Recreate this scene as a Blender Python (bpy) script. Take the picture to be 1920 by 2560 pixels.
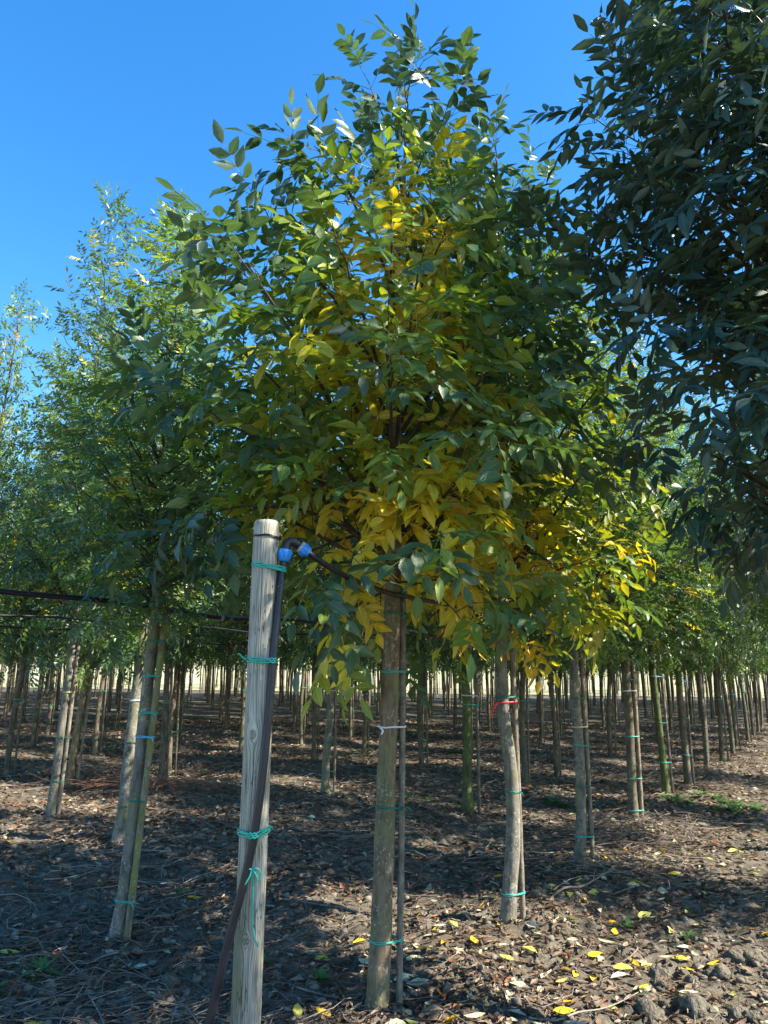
import bpy, math, random
import numpy as np
from mathutils import Matrix, Vector

for o in list(bpy.data.objects):
    bpy.data.objects.remove(o, do_unlink=True)
scn = bpy.context.scene
COL = scn.collection

# ------------------------------------------------------------------ camera
FPX, PITCH, ROLL, EYE = 1774.0, math.atan(385 / 1774), math.radians(0.8), 1.6
cam_d = bpy.data.cameras.new('camera')
cam = bpy.data.objects.new('camera', cam_d)
COL.objects.link(cam)
cam_d.sensor_fit = 'VERTICAL'
cam_d.sensor_height = 24.0
cam_d.lens = 24.0 * FPX / 2560.0
cam_d.clip_start = 0.05
cam_d.clip_end = 3000
cam.matrix_world = (Matrix.Translation((0, 0, EYE)) @ Matrix.Rotation(math.pi / 2 + PITCH, 4, 'X')
                    @ Matrix.Rotation(ROLL, 4, 'Z'))
scn.camera = cam

# ------------------------------------------------------------------ light
SUN_AZ, SUN_EL = math.radians(106), math.radians(42)      # azimuth measured from the view direction to the right
S = Vector((math.sin(SUN_AZ) * math.cos(SUN_EL), math.cos(SUN_AZ) * math.cos(SUN_EL), math.sin(SUN_EL)))
world = bpy.data.worlds.new('World')
scn.world = world
world.use_nodes = True
wn = world.node_tree
wn.nodes.clear()
sky = wn.nodes.new('ShaderNodeTexSky')
sky.sky_type = 'NISHITA'
sky.sun_disc = False
sky.sun_elevation = SUN_EL
sky.sun_rotation = SUN_AZ
sky.altitude = 100
sky.air_density = 1.0
sky.dust_density = 0.3
sky.ozone_density = 2.5
hsv = wn.nodes.new('ShaderNodeHueSaturation')
hsv.inputs['Saturation'].default_value = 1.34
hsv.inputs['Value'].default_value = 1.0
bg = wn.nodes.new('ShaderNodeBackground')
bg.inputs['Strength'].default_value = 0.108
wo = wn.nodes.new('ShaderNodeOutputWorld')
wn.links.new(sky.outputs[0], hsv.inputs['Color'])
wn.links.new(hsv.outputs[0], bg.inputs['Color'])
wn.links.new(bg.outputs[0], wo.inputs['Surface'])
sun_d = bpy.data.lights.new('sun', 'SUN')
sun_d.energy = 4.4
sun_d.angle = math.radians(0.5)
sun_d.color = (1.0, 0.93, 0.82)
sun = bpy.data.objects.new('sun', sun_d)
COL.objects.link(sun)
sun.rotation_euler = S.to_track_quat('Z', 'Y').to_euler()
scn.view_settings.view_transform = 'Standard'
scn.view_settings.look = 'None'
scn.view_settings.gamma = 1.0
scn.view_settings.use_curve_mapping = False
scn.view_settings.exposure = 1.86
scn.render.resolution_x, scn.render.resolution_y = 768, 1024
try:
    scn.cycles.use_light_tree = False
    scn.cycles.transparent_max_bounces = 4
    scn.cycles.max_bounces = 5
    scn.cycles.diffuse_bounces = 3
    scn.cycles.transmission_bounces = 3
except Exception:
    pass

# ------------------------------------------------------------------ node helpers
def new_mat(name):
    m = bpy.data.materials.new(name)
    m.use_nodes = True
    nt = m.node_tree
    nt.nodes.clear()
    out = nt.nodes.new('ShaderNodeOutputMaterial')
    return m, nt, out

class NT:
    def __init__(s, nt):
        s.nt = nt
    def n(s, t, **kw):
        nd = s.nt.nodes.new(t)
        for k, v in kw.items():
            setattr(nd, k, v)
        return nd
    def set(s, sock, v):
        if isinstance(v, bpy.types.NodeSocket):
            s.nt.links.new(v, sock)
        elif v is not None:
            sock.default_value = v
    def math(s, op, a, b=None, c=None, clamp=False):
        nd = s.n('ShaderNodeMath', operation=op, use_clamp=clamp)
        s.set(nd.inputs[0], a)
        if b is not None: s.set(nd.inputs[1], b)
        if c is not None: s.set(nd.inputs[2], c)
        return nd.outputs[0]
    def mix(s, f, a, b, blend='MIX'):
        nd = s.n('ShaderNodeMix', data_type='RGBA', blend_type=blend)
        s.set(nd.inputs['Factor'], f)
        s.set(nd.inputs[6], a if isinstance(a, bpy.types.NodeSocket) else (*a, 1))
        s.set(nd.inputs[7], b if isinstance(b, bpy.types.NodeSocket) else (*b, 1))
        return nd.outputs[2]
    def noise(s, vec, scale, detail=4, rough=0.55, dist=0.0):
        nd = s.n('ShaderNodeTexNoise')
        s.set(nd.inputs['Vector'], vec)
        nd.inputs['Scale'].default_value = scale
        nd.inputs['Detail'].default_value = detail
        nd.inputs['Roughness'].default_value = rough
        nd.inputs['Distortion'].default_value = dist
        return nd.outputs['Fac']
    def step(s, v, lo, hi, a=0.0, b=1.0):
        nd = s.n('ShaderNodeMapRange', interpolation_type='SMOOTHSTEP')
        s.set(nd.inputs[0], v)
        nd.inputs[1].default_value = lo; nd.inputs[2].default_value = hi
        nd.inputs[3].default_value = a; nd.inputs[4].default_value = b
        return nd.outputs[0]
    def mapping(s, vec, scale=(1, 1, 1), loc=(0, 0, 0)):
        nd = s.n('ShaderNodeMapping')
        s.set(nd.inputs['Vector'], vec)
        nd.inputs['Scale'].default_value = scale
        nd.inputs['Location'].default_value = loc
        return nd.outputs[0]
    def bump(s, h, strength, dist):
        nd = s.n('ShaderNodeBump')
        nd.inputs['Strength'].default_value = strength
        nd.inputs['Distance'].default_value = dist
        s.set(nd.inputs['Height'], h)
        return nd.outputs[0]
    def bsdf(s, col, rough, normal=None, spec=0.5):
        nd = s.n('ShaderNodeBsdfPrincipled')
        s.set(nd.inputs['Base Color'], col if isinstance(col, bpy.types.NodeSocket) else (*col, 1))
        s.set(nd.inputs['Roughness'], rough)
        nd.inputs['Specular IOR Level'].default_value = spec
        if normal is not None: s.set(nd.inputs['Normal'], normal)
        return nd.outputs[0]

def coords(t, kind='Object'):
    return t.n('ShaderNodeTexCoord').outputs[kind]

# ------------------------------------------------------------------ materials
def leaf_material(name, rough=0.42, trans=0.34, spec=0.5, under=0.45, fine=True):
    m, nt, out = new_mat(name)
    t = NT(nt)
    at = t.n('ShaderNodeAttribute', attribute_name='Col').outputs['Color']
    oc = t.n('ShaderNodeObjectInfo').outputs['Color']
    col = t.mix(1.0, at, oc, 'MULTIPLY')
    uv = t.n('ShaderNodeUVMap', uv_map='UVMap').outputs[0]
    sp = t.n('ShaderNodeSeparateXYZ'); t.set(sp.inputs[0], uv)
    au = t.math('ABSOLUTE', sp.outputs[0])
    # side veins, slanting towards the tip, and a pale midrib
    if fine: vv = t.math('SINE', t.math('MULTIPLY', t.math('SUBTRACT', sp.outputs[1], t.math('MULTIPLY', au, 0.22)), 56.0))
    pos = coords(t, 'Object')
    if fine:
        nz = t.noise(pos, 34.0, 3, 0.6)
        col = t.mix(t.math('MULTIPLY', t.step(nz, 0.35, 0.7), 0.35), col, t.mix(1.0, col, (0.62, 0.66, 0.6), 'MULTIPLY'))
    if fine:
        blot = t.step(t.noise(pos, 90.0, 2, 0.5), 0.66, 0.74)
        col = t.mix(t.math('MULTIPLY', blot, 0.3), col, (0.12, 0.075, 0.03))
    rib = t.step(au, 0.03, 0.10, 1.0, 0.0)
    lite = t.mix(1.0, t.mix(1.0, col, (1.9, 1.8, 1.9), 'MULTIPLY'), (0.02, 0.03, 0.012), 'ADD')
    col = t.mix(t.math('MULTIPLY', rib, 0.55), col, lite)
    bf = t.n('ShaderNodeNewGeometry').outputs['Backfacing']
    und = t.mix(0.7, col, t.mix(1.0, t.mix(1.0, col, (1.45, 1.4, 1.5), 'MULTIPLY'), (0.075, 0.085, 0.062), 'ADD'))
    top = col
    col = t.mix(t.math('MULTIPLY', bf, under * 2), top, und)
    nrm = t.bump(t.math('ADD', t.math('MULTIPLY', vv, 0.10), nz), 0.3, 0.004) if fine else None
    surf = t.bsdf(col, rough, nrm, spec)
    tr = t.n('ShaderNodeBsdfTranslucent')
    t.set(tr.inputs['Color'], t.mix(1.0, top, (1.75, 1.7, 0.7), 'MULTIPLY'))
    mx = t.n('ShaderNodeMixShader')
    mx.inputs[0].default_value = trans
    nt.links.new(surf, mx.inputs[1]); nt.links.new(tr.outputs[0], mx.inputs[2])
    nt.links.new(mx.outputs[0], out.inputs['Surface'])
    return m

def bark_material(name, base, light, moss, moss_amt, scale=1.0):
    m, nt, out = new_mat(name)
    t = NT(nt)
    p = coords(t)
    rnd = t.n('ShaderNodeObjectInfo').outputs['Random']
    off = t.n('ShaderNodeVectorMath', operation='ADD')
    t.set(off.inputs[0], p)
    cx = t.n('ShaderNodeCombineXYZ'); t.set(cx.inputs[0], t.math('MULTIPLY', rnd, 40.0)); t.set(cx.inputs[2], t.math('MULTIPLY', rnd, 23.0))
    t.set(off.inputs[1], cx.outputs[0])
    p = off.outputs[0]
    n1 = t.noise(t.mapping(p, (1, 1, 0.35)), 22 * scale, 6, 0.65)
    n2 = t.noise(p, 6 * scale, 4, 0.6)
    n3 = t.noise(t.mapping(p, (1, 1, 0.7)), 75 * scale, 3, 0.6)
    n4 = t.noise(t.mapping(p, (1, 1, 0.12)), 95 * scale, 3, 0.6)
    dark = tuple(c * 0.45 for c in base)
    col = t.mix(t.step(n1, 0.35, 0.65), dark, base)
    col = t.mix(t.math('MULTIPLY', t.step(n2, 0.45, 0.62), moss_amt), col, moss)
    lich = t.math('MULTIPLY', t.step(n3, 0.53, 0.63), t.step(t.noise(p, 9 * scale, 3), 0.42, 0.6))
    col = t.mix(t.math('MULTIPLY', lich, 0.75), col, light)
    col = t.mix(t.math('MULTIPLY', t.step(n4, 0.56, 0.7), 0.45), col, dark)
    h = t.math('ADD', t.math('MULTIPLY', n1, 0.7), t.math('MULTIPLY', n3, 0.5))
    nt.links.new(t.bsdf(col, 0.9, t.bump(h, 0.7, 0.006), 0.2), out.inputs['Surface'])
    return m

def plain_material(name, col, rough, spec=0.5, nscale=0, namt=0.3, bump=0.0):
    m, nt, out = new_mat(name)
    t = NT(nt)
    c = col
    nrm = None
    if nscale:
        p = coords(t)
        n = t.noise(p, nscale, 4, 0.6)
        c = t.mix(t.math('MULTIPLY', t.step(n, 0.35, 0.7), namt), col, tuple(x * 0.4 for x in col))
        if bump:
            nrm = t.bump(n, 0.6, bump)
    nt.links.new(t.bsdf(c, rough, nrm, spec), out.inputs['Surface'])
    return m

def tinted_material(name, rough=0.85, trans=0.0, nscale=60):
    """colour from the mesh attribute Col times the object colour"""
    m, nt, out = new_mat(name)
    t = NT(nt)
    at = t.n('ShaderNodeAttribute', attribute_name='Col').outputs['Color']
    col = t.mix(1.0, at, t.n('ShaderNodeObjectInfo').outputs['Color'], 'MULTIPLY')
    n = t.noise(coords(t), nscale, 3, 0.6)
    col = t.mix(t.math('MULTIPLY', t.step(n, 0.4, 0.7), 0.45), col, t.mix(1.0, col, (0.5, 0.42, 0.35), 'MULTIPLY'))
    s = t.bsdf(col, rough, t.bump(n, 0.4, 0.004), 0.3)
    if trans:
        tr = t.n('ShaderNodeBsdfTranslucent'); t.set(tr.inputs['Color'], col)
        mx = t.n('ShaderNodeMixShader'); mx.inputs[0].default_value = trans
        nt.links.new(s, mx.inputs[1]); nt.links.new(tr.outputs[0], mx.inputs[2])
        s = mx.outputs[0]
    nt.links.new(s, out.inputs['Surface'])
    return m

def soil_material():
    m, nt, out = new_mat('soil')
    t = NT(nt)
    p = coords(t)
    a = t.noise(p, 1.1, 5, 0.6)
    b = t.noise(p, 9, 6, 0.65)
    c = t.noise(p, 42, 5, 0.7)
    d = t.noise(p, 140, 3, 0.6)
    col = t.mix(t.step(b, 0.32, 0.68), (0.064, 0.052, 0.036), (0.185, 0.160, 0.118))
    col = t.mix(t.math('MULTIPLY', t.step(a, 0.45, 0.65), 0.5), col, (0.165, 0.147, 0.112))
    col = t.mix(t.math('MULTIPLY', t.step(c, 0.55, 0.7), 0.5), col, (0.25, 0.215, 0.155))
    col = t.mix(t.math('MULTIPLY', t.step(c, 0.47, 0.36), 0.6), col, (0.04, 0.028, 0.02))
    mg = t.math('MULTIPLY', t.step(t.noise(p, 2.3, 4, 0.6), 0.6, 0.7), t.step(d, 0.45, 0.6))
    col = t.mix(t.math('MULTIPLY', mg, 0.55), col, (0.055, 0.075, 0.03))
    h = t.math('ADD', t.math('ADD', t.math('MULTIPLY', b, 1.2), t.math('MULTIPLY', c, 0.6)), t.math('MULTIPLY', d, 0.2))
    nt.links.new(t.bsdf(col, 0.95, t.bump(h, 0.9, 0.03), 0.15), out.inputs['Surface'])
    return m

def field_material():
    m, nt, out = new_mat('dry_grass')
    t = NT(nt)
    p = coords(t)
    a = t.noise(p, 0.15, 5, 0.6)
    b = t.noise(p, 6, 5, 0.7)
    col = t.mix(t.step(a, 0.4, 0.6), (0.34, 0.33, 0.16), (0.45, 0.40, 0.26))
    col = t.mix(t.math('MULTIPLY', t.step(b, 0.4, 0.7), 0.4), col, (0.2, 0.24, 0.08))
    nt.links.new(t.bsdf(col, 0.95, t.bump(b, 0.6, 0.1), 0.1), out.inputs['Surface'])
    return m

POST_R = 0.0525
def post_material():
    """weathered round post: long grain that swirls round two knots, drying cracks, algae low down"""
    m, nt, out = new_mat('weathered_pine')
    t = NT(nt)
    p = coords(t)
    sp = t.n('ShaderNodeSeparateXYZ'); t.set(sp.inputs[0], p)
    th = t.math('ARCTAN2', sp.outputs[0], t.math('MULTIPLY', sp.outputs[1], -1.0))   # 0 faces -Y
    x = t.math('MULTIPLY', th, POST_R)
    z = sp.outputs[2]
    warp = None
    ringsum = None
    for kx, kz, sz in ((-0.006, 1.335, 0.016), (0.004, 0.645, 0.013), (-0.034, 1.385, 0.010), (0.06, 1.0, 0.014)):
        dx = t.math('SUBTRACT', x, kx)
        dz = t.math('MULTIPLY', t.math('SUBTRACT', z, kz), 0.55)
        r2 = t.math('ADD', t.math('MULTIPLY', dx, dx), t.math('MULTIPLY', dz, dz))
        # push grain sideways round the knot
        pu = t.math('DIVIDE', t.math('MULTIPLY', dx, sz * sz * 1.3), t.math('ADD', r2, sz * sz * 0.35))
        warp = pu if warp is None else t.math('ADD', warp, pu)
        kn = t.step(t.math('SQRT', r2), sz * 0.42, sz * 0.62, 1.0, 0.0)
        rg = t.math('MULTIPLY', kn, t.math('ADD', 0.55, t.math('MULTIPLY', t.math('SINE', t.math('MULTIPLY', t.math('SQRT', r2), 1500.0)), 0.35)))
        ringsum = rg if ringsum is None else t.math('MAXIMUM', ringsum, rg)
    gx = t.math('SUBTRACT', x, warp)
    cv = t.n('ShaderNodeCombineXYZ'); t.set(cv.inputs[0], gx); t.set(cv.inputs[1], t.math('MULTIPLY', z, 0.05)); 
    wob = t.math('MULTIPLY', t.math('SUBTRACT', t.noise(cv.outputs[0], 18, 3), 0.5), 0.02)
    gx = t.math('ADD', gx, wob)
    cg = t.n('ShaderNodeCombineXYZ'); t.set(cg.inputs[0], gx); t.set(cg.inputs[1], t.math('MULTIPLY', z, 0.018))
    g1 = t.noise(cg.outputs[0], 260, 4, 0.65)
    g2 = t.noise(cg.outputs[0], 75, 3, 0.6)
    cg2 = t.n('ShaderNodeCombineXYZ'); t.set(cg2.inputs[0], gx); t.set(cg2.inputs[1], t.math('MULTIPLY', z, 0.07))
    g3 = t.noise(cg2.outputs[0], 40, 3, 0.6)
    col = t.mix(t.step(g1, 0.36, 0.66), (0.19, 0.168, 0.122), (0.48, 0.455, 0.365))
    col = t.mix(t.math('MULTIPLY', t.step(g2, 0.5, 0.68), 0.55), col, (0.20, 0.155, 0.105))
    # cracks
    cr = t.math('ABSOLUTE', t.math('SUBTRACT', g3, 0.5))
    crk = t.math('MULTIPLY', t.step(cr, 0.004, 0.011, 1.0, 0.0), t.step(t.noise(p, 5, 2), 0.44, 0.56))
    dist = t.math('ABSOLUTE', t.math('SUBTRACT', gx, t.math('ADD', -0.002, t.math('MULTIPLY', t.math('SUBTRACT', t.noise(cg2.outputs[0], 24, 3), 0.5), 0.012))))
    crk = t.math('MAXIMUM', crk, t.step(dist, 0.0004, 0.0013, 1.0, 0.0))
    # algae
    alg = t.math('MULTIPLY', t.step(z, 1.15, 0.55), t.step(t.math('ADD', t.math('MULTIPLY', x, -6.0), t.noise(p, 7, 4)), 0.42, 0.72))
    col = t.mix(t.math('MULTIPLY', alg, 0.6), col, (0.15, 0.18, 0.075))
    fade = t.math('MULTIPLY', t.step(z, 1.0, 0.3), 0.35)
    col = t.mix(fade, col, (0.17, 0.14, 0.10))
    col = t.mix(t.math('MULTIPLY', ringsum, 0.9), col, (0.30, 0.25, 0.18))
    ks = t.math('MULTIPLY', t.step(ringsum, 0.02, 0.3), t.step(ringsum, 0.75, 0.35))
    col = t.mix(t.math('MULTIPLY', ks, 0.7), col, (0.10, 0.075, 0.05))
    col = t.mix(t.math('MULTIPLY', crk, 0.85), col, (0.03, 0.024, 0.018))
    h = t.math('SUBTRACT', t.math('ADD', t.math('MULTIPLY', g1, 0.5), t.math('MULTIPLY', g2, 0.5)), t.math('MULTIPLY', crk, 1.2))
    nt.links.new(t.bsdf(col, 0.85, t.bump(h, 0.55, 0.004), 0.25), out.inputs['Surface'])
    return m

M = {}
M['leaf'] = leaf_material('ash_leaf')
M['leaf_far'] = leaf_material('ash_leaf_small', 0.40, 0.36, 0.5, fine=False)
M['leaf_dark'] = leaf_material('dark_ash_leaf', 0.40, 0.16, 0.5, 0.3)
M['bark'] = bark_material('smooth_ash_bark', (0.22, 0.16, 0.095), (0.33, 0.31, 0.25), (0.15, 0.15, 0.065), 0.5)
M['bark_grey'] = bark_material('grey_ash_bark', (0.20, 0.18, 0.145), (0.36, 0.35, 0.29), (0.17, 0.17, 0.08), 0.6)
M['bark_green'] = bark_material('green_ash_bark', (0.10, 0.115, 0.045), (0.20, 0.20, 0.12), (0.085, 0.115, 0.03), 0.8)
M['bark_dark'] = bark_material('brown_ash_bark', (0.15, 0.12, 0.085), (0.26, 0.25, 0.20), (0.12, 0.12, 0.06), 0.5)
M['twig'] = bark_material('twig_bark', (0.085, 0.06, 0.04), (0.16, 0.14, 0.11), (0.08, 0.08, 0.035), 0.4, 2.0)
M['stake'] = bark_material('stake_wood', (0.23, 0.19, 0.14), (0.33, 0.30, 0.24), (0.17, 0.17, 0.085), 0.25, 1.6)
M['stake_moss'] = bark_material('mossy_stake_wood', (0.21, 0.19, 0.12), (0.33, 0.31, 0.22), (0.17, 0.19, 0.05), 0.9, 1.2)
M['post'] = post_material()
M['tie_green'] = plain_material('green_tie', (0.02, 0.36, 0.26), 0.4)
M['tie_dark'] = plain_material('dark_green_tie', (0.012, 0.14, 0.085), 0.45)
M['tie_white'] = plain_material('white_tie', (0.72, 0.72, 0.74), 0.5)
M['tie_red'] = plain_material('red_tape', (0.62, 0.03, 0.05), 0.4)
M['tie_blue'] = plain_material('blue_tie', (0.12, 0.42, 0.66), 0.4)
M['tie_yellow'] = plain_material('yellow_tie', (0.6, 0.5, 0.2), 0.5)
M['pipe'] = plain_material('black_polyethylene', (0.013, 0.014, 0.019), 0.36, 0.4, 60, 0.4)
M['fit_blue'] = plain_material('blue_plastic', (0.02, 0.22, 0.62), 0.38)
M['fit_grey'] = plain_material('grey_plastic', (0.30, 0.32, 0.34), 0.4)
M['soil'] = soil_material()
M['clod'] = plain_material('dry_clod', (0.19, 0.165, 0.122), 0.95, 0.1, 2.6, 0.7, 0.12)
M['field'] = field_material()
M['litter'] = tinted_material('dry_leaf', 0.8, 0.12)
M['stick'] = tinted_material('dry_stick', 0.9, 0.0, 40)
M['weed'] = tinted_material('weed_leaf', 0.6, 0.25)

# ------------------------------------------------------------------ mesh helpers
def make_mesh(name, V, T, col=None, uv=None, smooth=True):
    """V (n,3), T (m,3) triangles; col (n,3); uv (n,2)"""
    V = np.ascontiguousarray(V, dtype=np.float32)
    T = np.ascontiguousarray(T, dtype=np.int32)
    me = bpy.data.meshes.new(name)
    me.vertices.add(len(V)); me.vertices.foreach_set('co', V.ravel())
    me.loops.add(len(T) * 3); me.loops.foreach_set('vertex_index', T.ravel())
    me.polygons.add(len(T))
    me.polygons.foreach_set('loop_start', np.arange(0, len(T) * 3, 3, dtype=np.int32))
    me.polygons.foreach_set('loop_total', np.full(len(T), 3, dtype=np.int32))
    if smooth:
        me.polygons.foreach_set('use_smooth', np.ones(len(T), dtype=bool))
    if col is not None:
        a = me.attributes.new('Col', 'FLOAT_COLOR', 'POINT')
        c = np.ones((len(V), 4), dtype=np.float32); c[:, :3] = col
        a.data.foreach_set('color', c.ravel())
    if uv is not None:
        u = me.uv_layers.new(name='UVMap')
        u.data.foreach_set('uv', np.ascontiguousarray(uv[T.ravel()], dtype=np.float32).ravel())
    me.update()
    me.validate()
    return me

class Geo:
    """collects triangles into one mesh"""
    def __init__(s):
        s.V, s.T, s.C, s.n = [], [], [], 0
    def add(s, V, T, col=None):
        V = np.asarray(V, dtype=float).reshape(-1, 3)
        s.V.append(V); s.T.append(np.asarray(T).reshape(-1, 3) + s.n); s.n += len(V)
        s.C.append(np.tile(np.asarray(col if col is not None else (1, 1, 1), dtype=float), (len(V), 1)))
    def tube(s, P, R, n=8, caps=True, col=None, jit=None):
        V, T = tube(P, R, n, caps)
        s.add(V, T, col)
    def mesh(s, name, colour=False, smooth=True):
        return make_mesh(name, np.concatenate(s.V), np.concatenate(s.T), np.concatenate(s.C) if colour else None, None, smooth)

def tube(P, R, n=8, caps=True):
    P = np.asarray(P, dtype=float); m = len(P)
    R = np.broadcast_to(np.asarray(R, dtype=float), (m,))
    tg = np.gradient(P, axis=0)
    tg /= np.linalg.norm(tg, axis=1, keepdims=True) + 1e-12
    a = np.array([0, 1.0, 0]) if abs(tg[0][1]) < 0.9 else np.array([1.0, 0, 0])
    us = []
    for k in range(m):
        a = a - tg[k] * a.dot(tg[k]); a = a / (np.linalg.norm(a) + 1e-12)
        us.append(a)
    U = np.array(us); W = np.cross(tg, U)
    th = np.linspace(0, 2 * math.pi, n, endpoint=False)
    V = (P[:, None] + R[:, None, None] * (np.cos(th)[None, :, None] * U[:, None] + np.sin(th)[None, :, None] * W[:, None])).reshape(-1, 3)
    i = np.arange(m - 1)[:, None] * n; j = np.arange(n)[None]; jn = (j + 1) % n
    A, B, C_, D = i + j, i + jn, i + n + jn, i + n + j
    T = np.concatenate([np.stack([A, B, C_], -1).reshape(-1, 3), np.stack([A, C_, D], -1).reshape(-1, 3)])
    if caps:
        V = np.concatenate([V, P[:1], P[-1:]])
        c0, c1 = m * n, m * n + 1
        jj = np.arange(n); jm = (jj + 1) % n
        T = np.concatenate([T, np.stack([np.full(n, c0), jm, jj], -1), np.stack([np.full(n, c1), (m - 1) * n + jj, (m - 1) * n + jm], -1)])
    return V, T

def smooth_path(P, n):
    """Catmull-Rom through the points"""
    P = np.asarray(P, dtype=float)
    Q = np.concatenate([[2 * P[0] - P[1]], P, [2 * P[-1] - P[-2]]])
    m = len(P) - 1
    out = []
    for t in np.linspace(0, m - 1e-9, n):
        k = int(t); u = t - k
        p0, p1, p2, p3 = Q[k], Q[k + 1], Q[k + 2], Q[k + 3]
        out.append(0.5 * (2 * p1 + (p2 - p0) * u + (2 * p0 - 5 * p1 + 4 * p2 - p3) * u * u + (3 * p1 - p0 - 3 * p2 + p3) * u ** 3))
    return np.array(out)

def link(o, parent=None):
    COL.objects.link(o)
    if parent is not None:
        o.parent = parent
    return o

def part(name, me, mat, parent=None, loc=(0, 0, 0), rot=None, label=None, kind=None):
    o = bpy.data.objects.new(name, me)
    if mat is not None and len(me.materials) == 0:
        me.materials.append(mat)
    o.location = loc
    if rot is not None: o.rotation_euler = rot
    if label: o['label'] = label
    if kind: o['kind'] = kind
    return link(o, parent)

def tag(o, label, cat, group=None):
    o['label'] = label; o['category'] = cat
    if group: o['group'] = group
    return o

def thing(name, label, cat, loc=(0, 0, 0), rot=(0, 0, 0), group=None):
    o = bpy.data.objects.new(name, None)
    o.empty_display_size = 0.1
    o.location = loc; o.rotation_euler = rot
    tag(o, label, cat, group)
    return link(o)

# value noise on the plane
def vnoise(x, y, seed=0):
    def h(i, j):
        v = np.sin(i * 127.1 + j * 311.7 + seed * 74.7) * 43758.5453
        return v - np.floor(v)
    xi, yi = np.floor(x), np.floor(y)
    u, v = x - xi, y - yi
    u = u * u * (3 - 2 * u); v = v * v * (3 - 2 * v)
    return (h(xi, yi) * (1 - u) + h(xi + 1, yi) * u) * (1 - v) + (h(xi, yi + 1) * (1 - u) + h(xi + 1, yi + 1) * u) * v

# rows run 32 degrees to the right of the view direction
DX, DY = 0.53, 0.848
ROW = 1.83
def rowpt(n, t):
    return (0.848 * n + DX * t, -0.53 * n + DY * t)
def rown(x, y):
    return 0.848 * x - 0.53 * y

def gh(x, y):
    x = np.asarray(x, dtype=float); y = np.asarray(y, dtype=float)
    r = np.hypot(x, y)
    f = np.clip(1.3 - r / 45.0, 0, 1)
    n = rown(x, y)
    z = 0.022 * np.cos((n + 1.93) / ROW * 2 * math.pi)
    z = z + 0.07 * (vnoise(x * 0.7, y * 0.7, 1) - 0.5) + 0.045 * (vnoise(x * 2.6, y * 2.6, 2) - 0.5)
    near = np.clip(1.5 - r / 12.0, 0, 1)
    z = z + near * (0.036 * (vnoise(x * 7, y * 7, 3) - 0.5) + 0.034 * (vnoise(x * 15, y * 15, 4) - 0.5) + 0.020 * (vnoise(x * 31, y * 31, 5) - 0.5))
    return z * f

# ------------------------------------------------------------------ ground
def axis(lo, hi, a, b, step, grow):
    """fine steps between a and b, growing outside"""
    mid = list(np.arange(a, b, step))
    up, d, v = [], step, b
    while v < hi:
        up.append(v); d *= grow; v += d
    up.append(hi)
    dn, d, v = [], step, a
    while True:
        d *= grow; v -= d
        if v <= lo: break
        dn.append(v)
    dn.append(lo)
    return np.array(dn[::-1] + mid + up)
gxs = axis(-900, 900, -3.6, 4.6, 0.034, 1.07)
gys = axis(-40, 1500, 1.7, 7.5, 0.034, 1.05)
X, Y = np.meshgrid(gxs, gys)
Z = gh(X, Y)
nx, ny = len(gxs), len(gys)
idx = np.arange(nx * ny).reshape(ny, nx)
A, B, C_, D = idx[:-1, :-1].ravel(), idx[:-1, 1:].ravel(), idx[1:, 1:].ravel(), idx[1:, :-1].ravel()
T = np.concatenate([np.stack([A, B, C_], -1), np.stack([A, C_, D], -1)])
g = part('ground', make_mesh('ground', np.stack([X.ravel(), Y.ravel(), Z.ravel()], -1), T), M['soil'])
g['kind'] = 'structure'

# sunlit field beyond the nursery
def field_sheet():
    xs = np.linspace(-700, 900, 60); ys = np.concatenate([np.linspace(44, 80, 14), np.linspace(90, 1400, 20)])
    X, Y = np.meshgrid(xs, ys)
    Z = 0.03 + 0.25 * (vnoise(X * 0.05, Y * 0.05, 9)) * np.clip((Y - 44) / 40, 0, 1)
    idx = np.arange(X.size).reshape(X.shape)
    A, B, C_, D = idx[:-1, :-1].ravel(), idx[:-1, 1:].ravel(), idx[1:, 1:].ravel(), idx[1:, :-1].ravel()
    T = np.concatenate([np.stack([A, B, C_], -1), np.stack([A, C_, D], -1)])
    o = part('field', make_mesh('field', np.stack([X.ravel(), Y.ravel(), Z.ravel()], -1), T), M['field'])
    o['kind'] = 'structure'
field_sheet()

# ------------------------------------------------------------------ leaves
def leaflet(L, W, secs, fold, curl, rng):
    """local frame: x along, y across, z up; returns V, T, uv"""
    prof = {3: ((0.16, 0.62), (0.45, 1.0), (0.76, 0.60)), 2: ((0.25, 0.85), (0.62, 0.85)), 1: ((0.45, 1.0),)}[secs]
    V = [(0, 0, 0)]; uv = [(0, 0)]
    mids = []; lefts = []; rights = []
    for v, w in prof:
        z = -curl * L * v * v
        mids.append(len(V)); V.append((v * L, 0, z)); uv.append((0, v))
        jw = 1 + rng.uniform(-0.12, 0.12)
        lefts.append(len(V)); V.append((v * L * 1.02, 0.5 * W * w * jw, z + fold * W * w * 0.5)); uv.append((1, v))
        jw = 1 + rng.uniform(-0.12, 0.12)
        rights.append(len(V)); V.append((v * L * 0.98, -0.5 * W * w * jw, z + fold * W * w * 0.5)); uv.append((-1, v))
    tip = len(V); V.append((L, 0, -curl * L)); uv.append((0, 1))
    T = []
    for side, S_ in ((1, lefts), (-1, rights)):
        def f(a, b, c):
            T.append((a, b, c) if side > 0 else (a, c, b))
        f(0, mids[0], S_[0])
        for k in range(len(mids) - 1):
            f(mids[k], mids[k + 1], S_[k + 1]); f(mids[k], S_[k + 1], S_[k])
        f(mids[-1], tip, S_[-1])
    return np.array(V, dtype=float), np.array(T), np.array(uv, dtype=float)

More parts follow.
